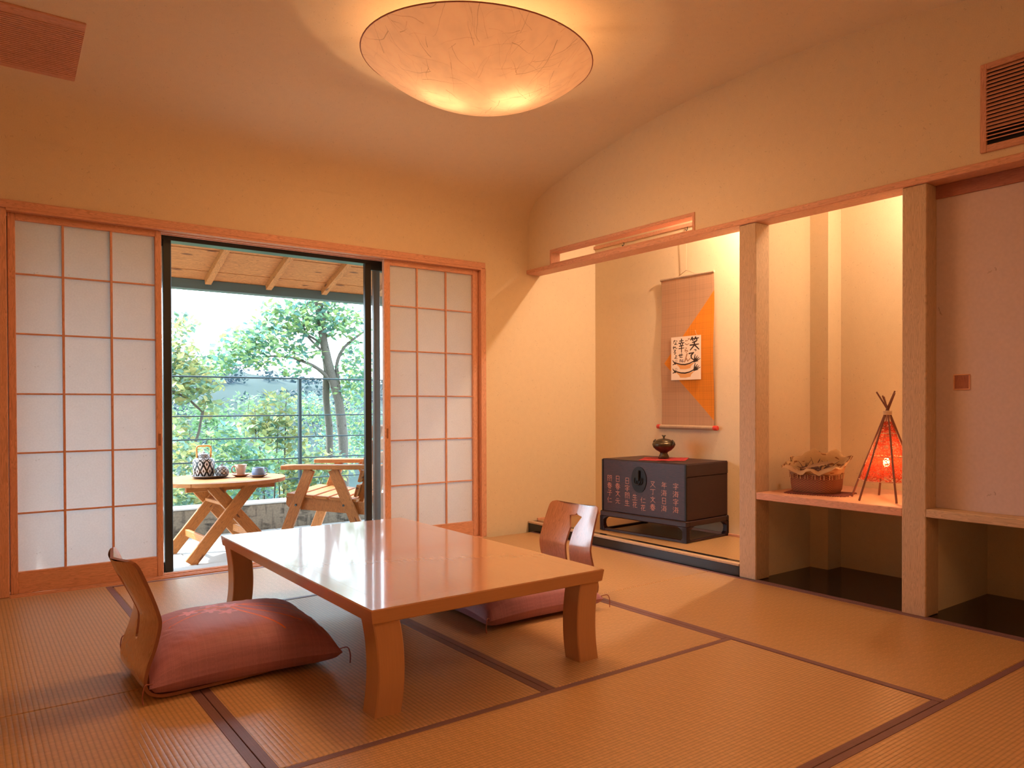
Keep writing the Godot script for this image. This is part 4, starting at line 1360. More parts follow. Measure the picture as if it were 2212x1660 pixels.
# ------------------------------------------------------------------ basket and cone lamp on the shelf
func build_shelf_things() -> void:
	var y := 0.50
	# small woven mat
	var mt := thing("woven_mat", "frayed reddish brown woven mat under the basket", "mat", Vector3(3.665, y, -2.515), 0.28)
	var st := S()
	for i in 22:
		var z := lerpf(-0.145, 0.145, i / 21.0)
		var l := 0.17 + rng.randf_range(-0.015, 0.02)
		tube(st, [Vector3(-0.10, 0.0028, z), Vector3(0.0, 0.0032 + 0.0008 * (i % 2), z), Vector3(0.10 + rng.randf_range(0, 0.02), 0.0028, z)], 0.0032, 5)
	for i in 9:
		var x := lerpf(-0.095, 0.10, i / 8.0)
		tube(st, [Vector3(x, 0.0045, -0.165 - rng.randf() * 0.02), Vector3(x, 0.005, 0), Vector3(x, 0.0045, 0.165 + rng.randf() * 0.02)], 0.0028, 5)
	part(mt, "straws", st, mat(lin(0.20, 0.055, 0.045), 0.8))
	# basket: squarish woven base flaring to a bark rim
	var bk := thing("bark_basket", "woven birch bark basket with torn leaf like rim beside the cone lamp", "basket", Vector3(3.68, y + 0.0085, -2.545), 0.15)
	var bi := Image.create(256, 256, false, Image.FORMAT_RGB8)
	for yy in 256:
		for xx in 256:
			var u := (xx + yy) / 20.0
			var v := (xx - yy) / 20.0
			var ov := (int(floor(u)) + int(floor(v))) % 2 == 0
			var f := fposmod(u, 1.0) if ov else fposmod(v, 1.0)
			var t := 0.62 + 0.35 * sin(PI * f)
			bi.set_pixel(xx, yy, Color(t, t * (0.96 if ov else 0.90), t * 0.88))
	var barkm := mat(lin(0.36, 0.155, 0.085), 0.75, tex(bi), Vector3(3.0, 0.7, 1))
	st = S()
	st.set_smooth_group(0)
	var seg := 48
	var prof := [[0.118, 0.0], [0.126, 0.015], [0.130, 0.05], [0.132, 0.10], [0.138, 0.105]]
	var sq := func(a: float, r: float) -> Vector2:
		var c := cos(a)
		var s := sin(a)
		var k := pow(pow(absf(c), 4.0) + pow(absf(s), 4.0), -0.25)
		return Vector2(c * k * r * 0.80, s * k * r)
	for i in prof.size() - 1:
		for k in seg:
			var q := []
			var uvs := []
			for d in [[i, k], [i, k + 1], [i + 1, k + 1], [i + 1, k]]:
				var v: Vector2 = sq.call(TAU * d[1] / seg, prof[d[0]][0])
				q.append(Vector3(v.x, prof[d[0]][1], v.y))
				uvs.append(Vector2(float(d[1]) / seg, float(prof[d[0]][1]) / 0.11))
			var m: Vector3 = (q[0] + q[2]) / 2
			face(st, q, uvs, Vector3(m.x, 0, m.z))
	var base := []
	var buv := []
	for k in seg:
		var v: Vector2 = sq.call(TAU * k / seg, 0.118)
		base.append(Vector3(v.x, 0.002, v.y))
		buv.append(v)
	st.set_smooth_group(-1)
	face(st, base, buv, Vector3.UP)
	part(bk, "woven_body", st, barkm)
	# pale stitches round the top of the body
	var sm := mat(lin(0.68, 0.46, 0.28), 0.8)
	for k in 20:
		var a := TAU * k / 20
		var v: Vector2 = sq.call(a, 0.1345)
		var v2: Vector2 = sq.call(a + 0.12, 0.1345)
		st = S()
		tube(st, [Vector3(v.x, 0.078, v.y), Vector3(v.x, 0.100, v.y), Vector3(v2.x, 0.100, v2.y), Vector3(v2.x, 0.078, v2.y)], 0.0022, 5)
		part(bk, "stitch", st, sm)
	# ragged rim of pale bark, flared and uneven, higher at the back
	st = S()
	st.set_smooth_group(0)
	var nz := fnoise(1.0, 41, 3)
	var rimp := func(k: int, r: int) -> Vector3:
		var a := TAU * k / seg
		var t := r / 6.0
		var rag := 0.5 + 0.5 * nz.get_noise_2d(cos(a) * 2.4, sin(a) * 2.4)
		var back := 0.5 + 0.5 * cos(a)
		var rad := 0.134 + 0.052 * pow(t, 1.3) * (0.5 + 0.9 * rag)
		var v: Vector2 = sq.call(a, rad)
		var hgt := 0.100 + t * (0.060 + 0.105 * back + 0.06 * (rag - 0.5)) - 0.055 * pow(maxf(0.0, t - 0.55), 1.6) * 3.0
		var rough := nz.get_noise_3d(cos(a) * 9.0, sin(a) * 9.0, t * 4.0) * 0.008 * t
		return Vector3(v.x * lerpf(1.0, 0.86, t) + rough, hgt + rough, v.y)
	for r in 6:
		for k in seg:
			face(st, [rimp.call(k, r), rimp.call(k + 1, r), rimp.call(k + 1, r + 1), rimp.call(k, r + 1)], [Vector2(float(k) / seg, r / 6.0), Vector2(float(k + 1) / seg, r / 6.0), Vector2(float(k + 1) / seg, (r + 1) / 6.0), Vector2(float(k) / seg, (r + 1) / 6.0)], Vector3(cos(TAU * k / seg), -0.2, sin(TAU * k / seg)))
	var ri := plaster_image(256, 14)
	for k in 26:
		stamp(ri, Vector2(rng.randf() * 256, rng.randf() * 256), rng.randf_range(4, 13), Color(0.55, 0.36, 0.26, 0.7))
	part(bk, "bark_rim", st, mat(lin(0.58, 0.36, 0.19), 0.85, tex(ri), Vector3(2, 1, 1)))
	# dried pods lying in it
	var pod := mat(lin(0.075, 0.025, 0.022), 0.7)
	var gi := 0
	for c in [Vector3(-0.035, 0.105, -0.045), Vector3(0.040, 0.118, -0.030), Vector3(-0.030, 0.108, 0.030), Vector3(0.038, 0.122, 0.052), Vector3(0.045, 0.112, -0.095)]:
		var pd := thing("dried_pod", "dark dried seed pod with stiff stalks lying in the bark basket", "seed pod", bk.transform * c, 0.0, "dried pods in the basket")
		st = S()
		ball(st, Vector3.ZERO, Vector3(0.024, 0.022, 0.028), 12, 8)
		part(pd, "pod", st, pod)
		for k in 4:
			st = S()
			var d := Vector3(rng.randf_range(-1, 1), rng.randf_range(0.3, 1.2), rng.randf_range(-1, 1)).normalized()
			tube(st, [d * 0.018, d * 0.045 + Vector3(0, 0.004, 0), d * rng.randf_range(0.06, 0.085)], [0.0022, 0.0016, 0.001], 5)
			part(pd, "stalk", st, pod)
		gi += 1
	# bundle of pale dry leaves leaning over the rim
	var lv := thing("dry_leaf", "long pale dried leaf bundle leaning over the basket rim", "leaf", bk.transform * Vector3(-0.098, 0.128, 0.045))
	for k in 5:
		st = S()
		var s0 := Vector3(0.0 - 0.004 * k, 0.002 * k, -0.10 + 0.01 * k)
		var s1 := Vector3(0.03 + 0.008 * k, 0.035 + 0.004 * k, 0.05 + 0.012 * k)
		var w := Vector3(0.006, 0.010, 0)
		var mid := (s0 + s1) / 2 + Vector3(-0.004, 0.006, 0)
		face(st, [s0, mid + w, s1, mid - w], [Vector2(0, 0.5), Vector2(0.5, 1), Vector2(1, 0.5), Vector2(0.5, 0)], Vector3(-1, 0.5, 0))
		part(lv, "leaf_blade", st, mat(lin(0.42, 0.25, 0.14), 0.8))
	# cone lamp of twigs
	var c := Vector3(3.70, y, -2.128)
	var lp := thing("cone_lamp", "lit red cone lamp of lashed twigs standing on the shelf", "lamp", c)
	var apex := Vector3(0, 0.452, 0)
	var twig := mat(lin(0.20, 0.075, 0.05), 0.7)
	var n := 6
	var rb := 0.186
	var feet := []
	for k in n:
		var a := TAU * (k + 0.28) / n
		var f := Vector3(cos(a) * rb, 0.004, sin(a) * rb)
		feet.append(f)
		st = S()
		var ap := apex + Vector3(cos(a) * 0.011, 0, sin(a) * 0.011)
		var d := (ap - f).normalized()
		var over := Vector3(-cos(a) * 0.62 + rng.randf_range(-0.25, 0.25), 1.0, -sin(a) * 0.62 + rng.randf_range(-0.25, 0.25)).normalized()
		tube(st, [f, f.lerp(ap, 0.33) + Vector3(rng.randf_range(-1, 1), 0, rng.randf_range(-1, 1)) * 0.002, f.lerp(ap, 0.7), ap, ap + over * (0.10 + 0.03 * rng.randf())], [0.0058, 0.0054, 0.005, 0.0048, 0.0042], 7)
		part(lp, "twig", st, twig)
	st = S()
	for k in 4:
		var loop := []
		for j in 17: loop.append(apex + Vector3(cos(TAU * j / 16) * 0.020, -0.008 + 0.0055 * k, sin(TAU * j / 16) * 0.020))
		tube(st, loop, 0.003, 6, false)
	part(lp, "lashing", st, mat(lin(0.75, 0.55, 0.38), 0.9))
	# hoops of pale cord
	for hh in [0.098, 0.222, 0.345]:
		st = S()
		var ring := []
		for k in n + 1:
			var f: Vector3 = feet[k % n]
			ring.append(f.lerp(apex, hh / 0.452) * Vector3(1.035, 1, 1.035))
		tube(st, ring, 0.0024, 6, false)
		part(lp, "cord_hoop", st, mat(lin(0.62, 0.36, 0.24), 0.9))
	# shade: criss-crossed red fibre with gaps, one sheet per side
	var si := Image.create(256, 512, false, Image.FORMAT_RGBA8)
	si.fill(Color(1, 1, 1, 0))
	var q := RandomNumberGenerator.new()
	q.seed = 9
	for k in 440:
		var p := Vector2(q.randf() * 256, q.randf() * 512)
		var d := Vector2.from_angle(q.randf_range(-0.5, 0.5) + (0.0 if k % 3 else PI / 2))
		var tone := q.randf_range(0.55, 1.0)
		for s in 60:
			p += d * 1.5
			d = d.rotated(q.randf_range(-0.12, 0.12))
			for oy in 3:
				for ox in 2:
					var ix := posmod(int(p.x) + ox, 256)
					var iy := posmod(int(p.y) + oy, 512)
					si.set_pixel(ix, iy, Color(tone, tone * 0.92, tone * 0.9, 1.0))
	var sh := mat(lin(0.62, 0.070, 0.028), 0.7, tex(si), Vector3(1, 1, 1))
	sh.transparency = BaseMaterial3D.TRANSPARENCY_ALPHA_SCISSOR
	sh.alpha_scissor_threshold = 0.5
	sh.backlight_enabled = true
	sh.backlight = lin(0.95, 0.95, 0.95)
	for k in n:
		st = S()
		var f0: Vector3 = feet[k]
		var f1: Vector3 = feet[(k + 1) % n]
		var t0 := 0.098 / 0.452
		var t1 := 0.90
		var a0 := f0.lerp(apex, t0)
		var a1 := f1.lerp(apex, t0)
		var b0 := f0.lerp(apex, t1)
		var b1 := f1.lerp(apex, t1)
		var mm := (f0 + f1) / 2
		face(st, [a0, a1, b1, b0], [Vector2(0.17 * k, 1), Vector2(0.17 * k + 1.0, 1), Vector2(0.17 * k + 0.55, 0.1), Vector2(0.17 * k + 0.45, 0.1)], Vector3(mm.x, 0.1, mm.z))
		part(lp, "fibre_shade", st, sh)
	st = S()
	var bm := mat(Color(1, 1, 1), 0.5)
	bm.emission_enabled = true
	bm.emission = lin(1.0, 0.62, 0.25)
	bm.emission_energy_multiplier = 9.0
	ball(st, Vector3(-0.01, 0.195, 0.0), Vector3(0.017, 0.024, 0.017), 14, 10)
	var bl := part(lp, "bulb", st, bm)
	st = S()
	tube(st, [Vector3(-0.01, 0.11, 0), Vector3(-0.01, 0.172, 0)], 0.011, 10)
	part(bl, "socket", st, M.post)
	st = S()
	tube(st, [Vector3(-0.01, 0.112, 0), feet[2].lerp(apex, 0.22)], 0.003, 6)
	tube(st, [Vector3(-0.01, 0.112, 0), feet[5].lerp(apex, 0.22)], 0.003, 6)
	part(bl, "cross_bar", st, twig)
	var l := OmniLight3D.new()
	l.name = "bulb_light"
	l.position = Vector3(-0.01, 0.195, 0)
	l.light_color = lin(1.0, 0.50, 0.18)
	l.light_energy = 0.08
	l.light_size = 0.017
	l.omni_range = 8.0
	l.omni_attenuation = 2.0
	l.shadow_enabled = true
	lp.add_child(l)

# ------------------------------------------------------------------ veranda
const YV := -0.10
func build_outside_structure() -> void:
	var fl := structure("veranda_floor", "pale stone slab floor of the veranda outside the window", "paving")
	boxpart(fl, "bed", Vector3(-0.6, YV - 0.12, -7.32), Vector3(4.4, YV - 0.030, -5.20), M.dark, 0.0)
	var w := 0.30
	var l := 0.62
	for i in 16:
		for k in 4:
			var x := -0.55 + i * w
			var z := -5.205 - k * l
			var z2 := maxf(z - l, -7.2)
			if z2 < z - 0.03:
				boxpart(fl, "slab", Vector3(x + 0.004, YV - 0.05, z2 + 0.004), Vector3(x + w - 0.004, YV, z - 0.004), M.slab, 0.003)
	var cb := structure("wall_veranda", "low weathered concrete kerb wall along the veranda edge", "wall")
	boxpart(cb, "kerb", Vector3(-0.6, YV - 1.2, -7.32), Vector3(4.4, 0.125, -7.12), M.concrete, 0.006)
	boxpart(cb, "coping", Vector3(-0.6, 0.126, -7.34), Vector3(4.4, 0.142, -7.11), M.slab, 0.004)
	# railing
	var r := thing("veranda_railing", "thin steel railing of horizontal rods along the veranda kerb", "railing", Vector3(2.39, 0.142, -7.20))
	for x in [-2.4, -1.2, 0.0, 1.2]:
		boxpart(r, "post", Vector3(x - 0.012, -0.002, -0.022), Vector3(x + 0.012, 1.10, 0.022), M.rail, 0.002)
	for y in [1.098, 0.762, 0.564, 0.370, 0.184]:
		var st := S()
		tube(st, [Vector3(-2.9, y, 0.0), Vector3(1.9, y, 0.0)], 0.0075 if y > 1.0 else 0.006, 8)
		part(r, "rod", st, M.rail)
	# eaves
	var e := structure("veranda_eaves", "boarded wooden eaves with rafters above the veranda", "eaves")
	var slope := 0.315
	var ys := func(z: float) -> float: return 1.998 + (z + 6.6) * slope
	var n := 9
	for i in n:
		var za := lerpf(-6.68, -5.20, float(i) / n)
		var zb := lerpf(-6.68, -5.20, float(i + 1) / n)
		var st := S()
		beam(st, Vector3(-0.6, (ys.call(za) + ys.call(zb)) / 2 + 0.010 + 0.003 * (i % 2), (za + zb) / 2), Vector3(4.4, (ys.call(za) + ys.call(zb)) / 2 + 0.010 + 0.003 * (i % 2), (za + zb) / 2), (zb - za) * 1.045, 0.014, Vector3(0, slope, 1), 0.002)
		part(e, "board", st, M.soffit)
	for i in 10:
		var x := 1.501 - 0.4545 * 4 + 0.4545 * i
		var st := S()
		var a := Vector3(x, ys.call(-6.63) - 0.022, -6.63)
		var b := Vector3(x, ys.call(-5.20) - 0.022, -5.20)
		beam(st, a, b, 0.045, 0.050, Vector3.RIGHT, 0.002)
		part(e, "rafter", st, M.soffit)
	boxpart(e, "roof_deck", Vector3(-0.65, 2.05, -6.72), Vector3(4.45, 2.06, -6.68), M.gutter, 0.0)
	var rs := S()
	beam(rs, Vector3(1.9, ys.call(-6.74) + 0.045, -6.74), Vector3(1.9, ys.call(-5.15) + 0.045, -5.15), 5.2, 0.05, Vector3.RIGHT, 0.0)
	part(e, "roofing", rs, M.gutter)
	var g := thing("rain_gutter", "dark grey green rain gutter along the veranda eaves", "gutter", Vector3(1.9, 1.945, -6.70))
	var gs := S()
	var o2 := PackedVector2Array()
	for k in 13: o2.append(Vector2(-0.045 * cos(PI * k / 12), -0.035 - 0.012 * sin(PI * k / 12)))
	o2.append(Vector2(0.045, 0.035))
	o2.append(Vector2(-0.045, 0.035))
	prism(gs, o2, -2.55, 2.55, Transform3D(Basis(Vector3(0, 0, -1), Vector3(0, 1, 0), Vector3(1, 0, 0)), Vector3.ZERO))
	part(g, "trough", gs, M.gutter)

# ------------------------------------------------------------------ garden table with the tea things
func build_garden_table() -> void:
	var c := Vector3(1.475, YV, -6.17)
	var o := thing("garden_table", "round wooden garden table on crossed plank legs on the veranda", "table", c, 0.06)
	var top := 0.560
	var R := 0.44
	# planks of the round top
	var pw := 0.11
	for i in 8:
		var z0 := -R + i * pw
		var poly := PackedVector2Array()
		var za := z0 + 0.002
		var zb := z0 + pw - 0.002
		for k in 9:
			var z := lerpf(za, zb, k / 8.0)
			poly.append(Vector2(sqrt(maxf(0.0, R * R - z * z)), z))
		for k in 9:
			var z := lerpf(zb, za, k / 8.0)
			poly.append(Vector2(-sqrt(maxf(0.0, R * R - z * z)), z))
		var st := S()
		prism(st, poly, 0, 0.026, Transform3D(Basis(Vector3(1, 0, 0), Vector3(0, 0, 1), Vector3(0, 1, 0)), Vector3(0, top - 0.026, 0)))
		part(o, "top_plank", st, M.garden)
	# two crossed pairs
	for s in [-1.0, 1.0]:
		var z: float = s * 0.26
		for d in [-1.0, 1.0]:
			var st := S()
			var zz: float = z + d * 0.014
			beam(st, Vector3(-d * 0.285, 0.004, zz), Vector3(d * 0.135, top - 0.028, zz), 0.080, 0.026, Vector3.RIGHT, 0.003)
			part(o, "leg_plank", st, M.garden)
		boxpart(o, "cleat", Vector3(-0.30, top - 0.066, z - s * 0.028 - 0.014), Vector3(0.30, top - 0.027, z - s * 0.028 + 0.014), M.garden, 0.003, 0)
	var sb := S()
	box(sb, Vector3(0, 0.385, 0), Vector3(0.075, 0.024, 0.50), 0.003, 2)
	part(o, "stretcher", sb, M.garden)
	for d in [-1.0, 1.0]:
		var fb := S()
		box(fb, Vector3(d * 0.17, 0.15, 0), Vector3(0.024, 0.05, 0.49), 0.003, 2)
		part(o, "stretcher", fb, M.garden)
	# crockery
	var ty := YV + top
	var ti := Image.create(128, 128, false, Image.FORMAT_RGB8)
	for y in 128:
		for x in 128:
			var u := fposmod((x + y) / 32.0, 1.0)
			var v := fposmod((x - y) / 32.0, 1.0)
			var line := minf(minf(u, 1 - u), minf(v, 1 - v))
			var dot := Vector2(u - 0.5, v - 0.5).length()
			var t := 0.12 if line < 0.13 or dot < 0.14 else 0.86
			ti.set_pixel(x, y, Color(t, t, t * 1.02))
	var china := mat(lin(0.80, 0.80, 0.82), 0.25, tex(ti), Vector3(2.6, 1.1, 1))
	var tray_m := mat(lin(0.075, 0.06, 0.055), 0.4)
	var at := func(u: float, v: float) -> Vector3: return Vector3(u, ty + 0.001, v)
	var tr := thing("round_tray", "dark round tray holding the patterned teapot on the garden table", "tray", at.call(1.418, -6.232))
	var st := S()
	lathe(st, [[0.0, 0.0], [0.088, 0.0], [0.112, 0.012], [0.126, 0.022], [0.128, 0.019], [0.110, 0.006], [0.09, 0.004], [0.0, 0.004]], 36)
	part(tr, "dish", st, tray_m)
	var pot := thing("teapot", "tall diamond patterned teapot with bamboo handle on the dark tray", "teapot", Vector3(1.378, ty + 0.0085, -6.245))
	st = S()
	lathe(st, [[0.0, 0.0], [0.064, 0.0], [0.070, 0.010], [0.073, 0.06], [0.074, 0.115], [0.070, 0.132], [0.050, 0.142], [0.038, 0.146], [0.0, 0.146]], 32)
	part(pot, "body", st, china)
	st = S()
	lathe(st, [[0.040, 0.146], [0.040, 0.158], [0.036, 0.166], [0.022, 0.174], [0.010, 0.177], [0.008, 0.186], [0.0, 0.188]], 24)
	part(pot, "lid", st, china)
	st = S()
	tube(st, smooth_line([Vector3(-0.045, 0.135, 0), Vector3(-0.047, 0.18, 0), Vector3(-0.044, 0.224, 0), Vector3(0.0, 0.230, 0), Vector3(0.044, 0.224, 0), Vector3(0.047, 0.18, 0), Vector3(0.045, 0.135, 0)], 30), 0.0065, 8)
	part(pot, "bamboo_handle", st, mat(lin(0.70, 0.36, 0.10), 0.5))
	var sp := thing("sugar_pot", "small round diamond patterned pot beside the teapot on the tray", "pot", Vector3(1.487, ty + 0.0085, -6.185))
	st = S()
	lathe(st, [[0.0, 0.0], [0.030, 0.0], [0.042, 0.012], [0.049, 0.035], [0.045, 0.058], [0.034, 0.068], [0.0, 0.069]], 28)
	part(sp, "body", st, china)
	st = S()
	lathe(st, [[0.036, 0.068], [0.030, 0.076], [0.012, 0.083], [0.008, 0.085], [0.009, 0.092], [0.0, 0.094]], 24)
	part(sp, "lid", st, china)
	cup_set(at.call(1.618, -6.190), "brown clay", mat(lin(0.46, 0.32, 0.24), 0.45), mat(lin(0.34, 0.15, 0.09), 0.5), Vector2(-1, 0.2), [[0.0, 0.0], [0.024, 0.0], [0.027, 0.008], [0.034, 0.040], [0.043, 0.082], [0.040, 0.082], [0.031, 0.040], [0.0, 0.010]])
	cup_set(at.call(1.705, -6.055), "blue glazed", mat(lin(0.16, 0.24, 0.42), 0.3), mat(lin(0.16, 0.11, 0.09), 0.5), Vector2(1, -0.2), [[0.0, 0.0], [0.034, 0.0], [0.044, 0.012], [0.046, 0.030], [0.041, 0.058], [0.038, 0.064], [0.035, 0.063], [0.038, 0.030], [0.0, 0.010]])

func cup_set(p: Vector3, look: String, cm: Material, sm: Material, side: Vector2, prof: Array) -> void:
	var s := thing("saucer", "dark saucer under the %s cup on the garden table" % look, "saucer", p)
	var st := S()
	lathe(st, [[0.0, 0.0], [0.034, 0.0], [0.040, 0.004], [0.066, 0.018], [0.066, 0.021], [0.040, 0.009], [0.0, 0.007]], 30)
	part(s, "dish", st, sm)
	var c := thing("tea_cup", "%s tea cup standing on a saucer on the garden table" % look, "cup", p + Vector3(0, 0.0095, 0))
	st = S()
	lathe(st, prof, 30)
	part(c, "bowl", st, cm)
	var h: float = prof[5][1]
	var d := Vector3(side.x, 0, side.y).normalized()
	st = S()
	tube(st, smooth_line([d * 0.036 + Vector3(0, h * 0.82, 0), d * 0.058 + Vector3(0, h * 0.86, 0), d * 0.068 + Vector3(0, h * 0.58, 0), d * 0.058 + Vector3(0, h * 0.30, 0), d * 0.034 + Vector3(0, h * 0.26, 0)], 16), 0.0045, 7)
	part(c, "handle", st, cm)

# ------------------------------------------------------------------ garden chair (faces the table)
func build_garden_chair() -> void:
	var o := thing("garden_armchair", "slatted wooden garden armchair beside the round veranda table", "chair", Vector3(2.30, YV, -6.03), -0.69)
	o.scale = Vector3(1.0, 1.066, 1.12)
	for s in [1.0, -1.0]:
		var z: float = s * 0.27
		var zo: float = z + s * 0.030
		var st := S()
		beam(st, Vector3(-0.335, 0.003, zo), Vector3(-0.100, 0.578, zo), 0.075, 0.028, Vector3.RIGHT, 0.003)
		part(o, "front_leg", st, M.garden)
		st = S()
		beam(st, Vector3(0.335, 0.003, zo), Vector3(0.075, 0.578, zo), 0.075, 0.028, Vector3.RIGHT, 0.003)
		part(o, "rear_leg", st, M.garden)
		var arm := boxpart(o, "armrest", Vector3(-0.30, 0.578, zo - 0.055), Vector3(0.36, 0.610, zo + 0.045), M.garden, 0.005, 0)
		st = S()
		var rail := PackedVector2Array([Vector2(-0.285, 0.385), Vector2(-0.045, 0.375), Vector2(0.30, 0.340), Vector2(0.30, 0.255), Vector2(-0.255, 0.300), Vector2(-0.285, 0.330)])
		prism(st, rail, z - 0.014, z + 0.014)
		part(o, "seat_rail", st, M.garden)
		for q in [[-0.200, 0.330], [0.155, 0.325]]:
			st = S()
			tube(st, [Vector3(q[0], q[1], zo + s * 0.0135), Vector3(q[0], q[1], zo + s * 0.019)], 0.008, 10)
			part(o, "bolt", st, M.rail)
	for i in 5:
		var x := -0.232 + i * 0.108
		var st := S()
		box(st, Vector3.ZERO, Vector3(0.090, 0.022, 0.60), 0.003, 2, Transform3D(Basis(Vector3(0, 0, 1), -0.085), Vector3(x, 0.396 - 0.0095 * i, 0)))
		part(o, "seat_slat", st, M.garden)
	# back: horizontal boards on two raked uprights
	for s in [1.0, -1.0]:
		var st := S()
		beam(st, Vector3(0.235, 0.300, s * 0.20), Vector3(0.400, 0.880, s * 0.20), 0.045, 0.028, Vector3.RIGHT, 0.003)
		part(o, "back_upright", st, M.garden)
	for i in 5:
		var t := 0.42 + 0.105 * i
		var x := 0.235 + (t - 0.300) * 0.2845 - 0.036
		var st := S()
		box(st, Vector3.ZERO, Vector3(0.022, 0.088, 0.52), 0.003, 2, Transform3D(Basis(Vector3(0, 0, 1), -0.277), Vector3(x, t, 0)))
		part(o, "back_slat", st, M.garden)

# ------------------------------------------------------------------ planting beyond the railing
func leaf_mesh(w: float, l: float) -> ArrayMesh:
	var st := S()
	# folded pointed leaf
	var a := Vector3(0, 0, 0)
	var b := Vector3(w * 0.5, 0.12 * w, l * 0.45)
	var c := Vector3(0, 0, l)
	var d := Vector3(-w * 0.5, 0.12 * w, l * 0.45)
	tri(st, a, c, b)
	tri(st, a, d, c)
	st.generate_normals()
	return st.commit()

func foliage(parent: Node, called: String, blobs: Array, count: int, mesh: Mesh, m: Material, cols: Array, sd: int) -> void:
	var q := RandomNumberGenerator.new()
	q.seed = sd
	var mm := MultiMesh.new()
	mm.transform_format = MultiMesh.TRANSFORM_3D
	mm.use_colors = true
	mm.mesh = mesh
	mm.instance_count = count
	var tot := 0.0
	for b in blobs: tot += b[1].x * b[1].y
	for i in count:
		var r := q.randf() * tot
		var bi := 0
		while bi < blobs.size() - 1 and r > blobs[bi][1].x * blobs[bi][1].y:
			r -= blobs[bi][1].x * blobs[bi][1].y
			bi += 1
		var d := Vector3(q.randfn(), q.randfn(), q.randfn()).normalized() * pow(q.randf(), 0.45)
		var p: Vector3 = blobs[bi][0] + d * blobs[bi][1]
		var bas := Basis.from_euler(Vector3(q.randf_range(-0.9, 0.9), q.randf() * TAU, q.randf_range(-0.9, 0.9))).scaled(Vector3.ONE * q.randf_range(0.65, 1.3))
		mm.set_instance_transform(i, Transform3D(bas, p))
		var c: Color = cols[q.randi() % cols.size()]
		var k := q.randf_range(0.75, 1.2)
		mm.set_instance_color(i, Color(c.r * k, c.g * k, c.b * k))
	var o := MultiMeshInstance3D.new()
	o.name = called
	o.multimesh = mm
	o.material_override = m
	o.set_meta("kind", "stuff")
	parent.add_child(o, true)

# direction of a photo pixel, met with a depth plane where the plant stands
func px(u: float, v: float, z: float) -> Vector3:
	var d := Vector3((u - 1301.58) / 1665.75, -(v - 890.34) / 1665.75, -1.0)
	var yaw := 0.6948
	var pitch := -0.0101
	var fw := Vector3(sin(yaw) * cos(pitch), sin(pitch), -cos(yaw) * cos(pitch))
	var rt := Vector3(cos(yaw), 0, sin(yaw))
	var upv := rt.cross(fw)
	var w := rt * d.x + upv * d.y + fw
	return Vector3(0, 1, 0) + w * (z / w.z)

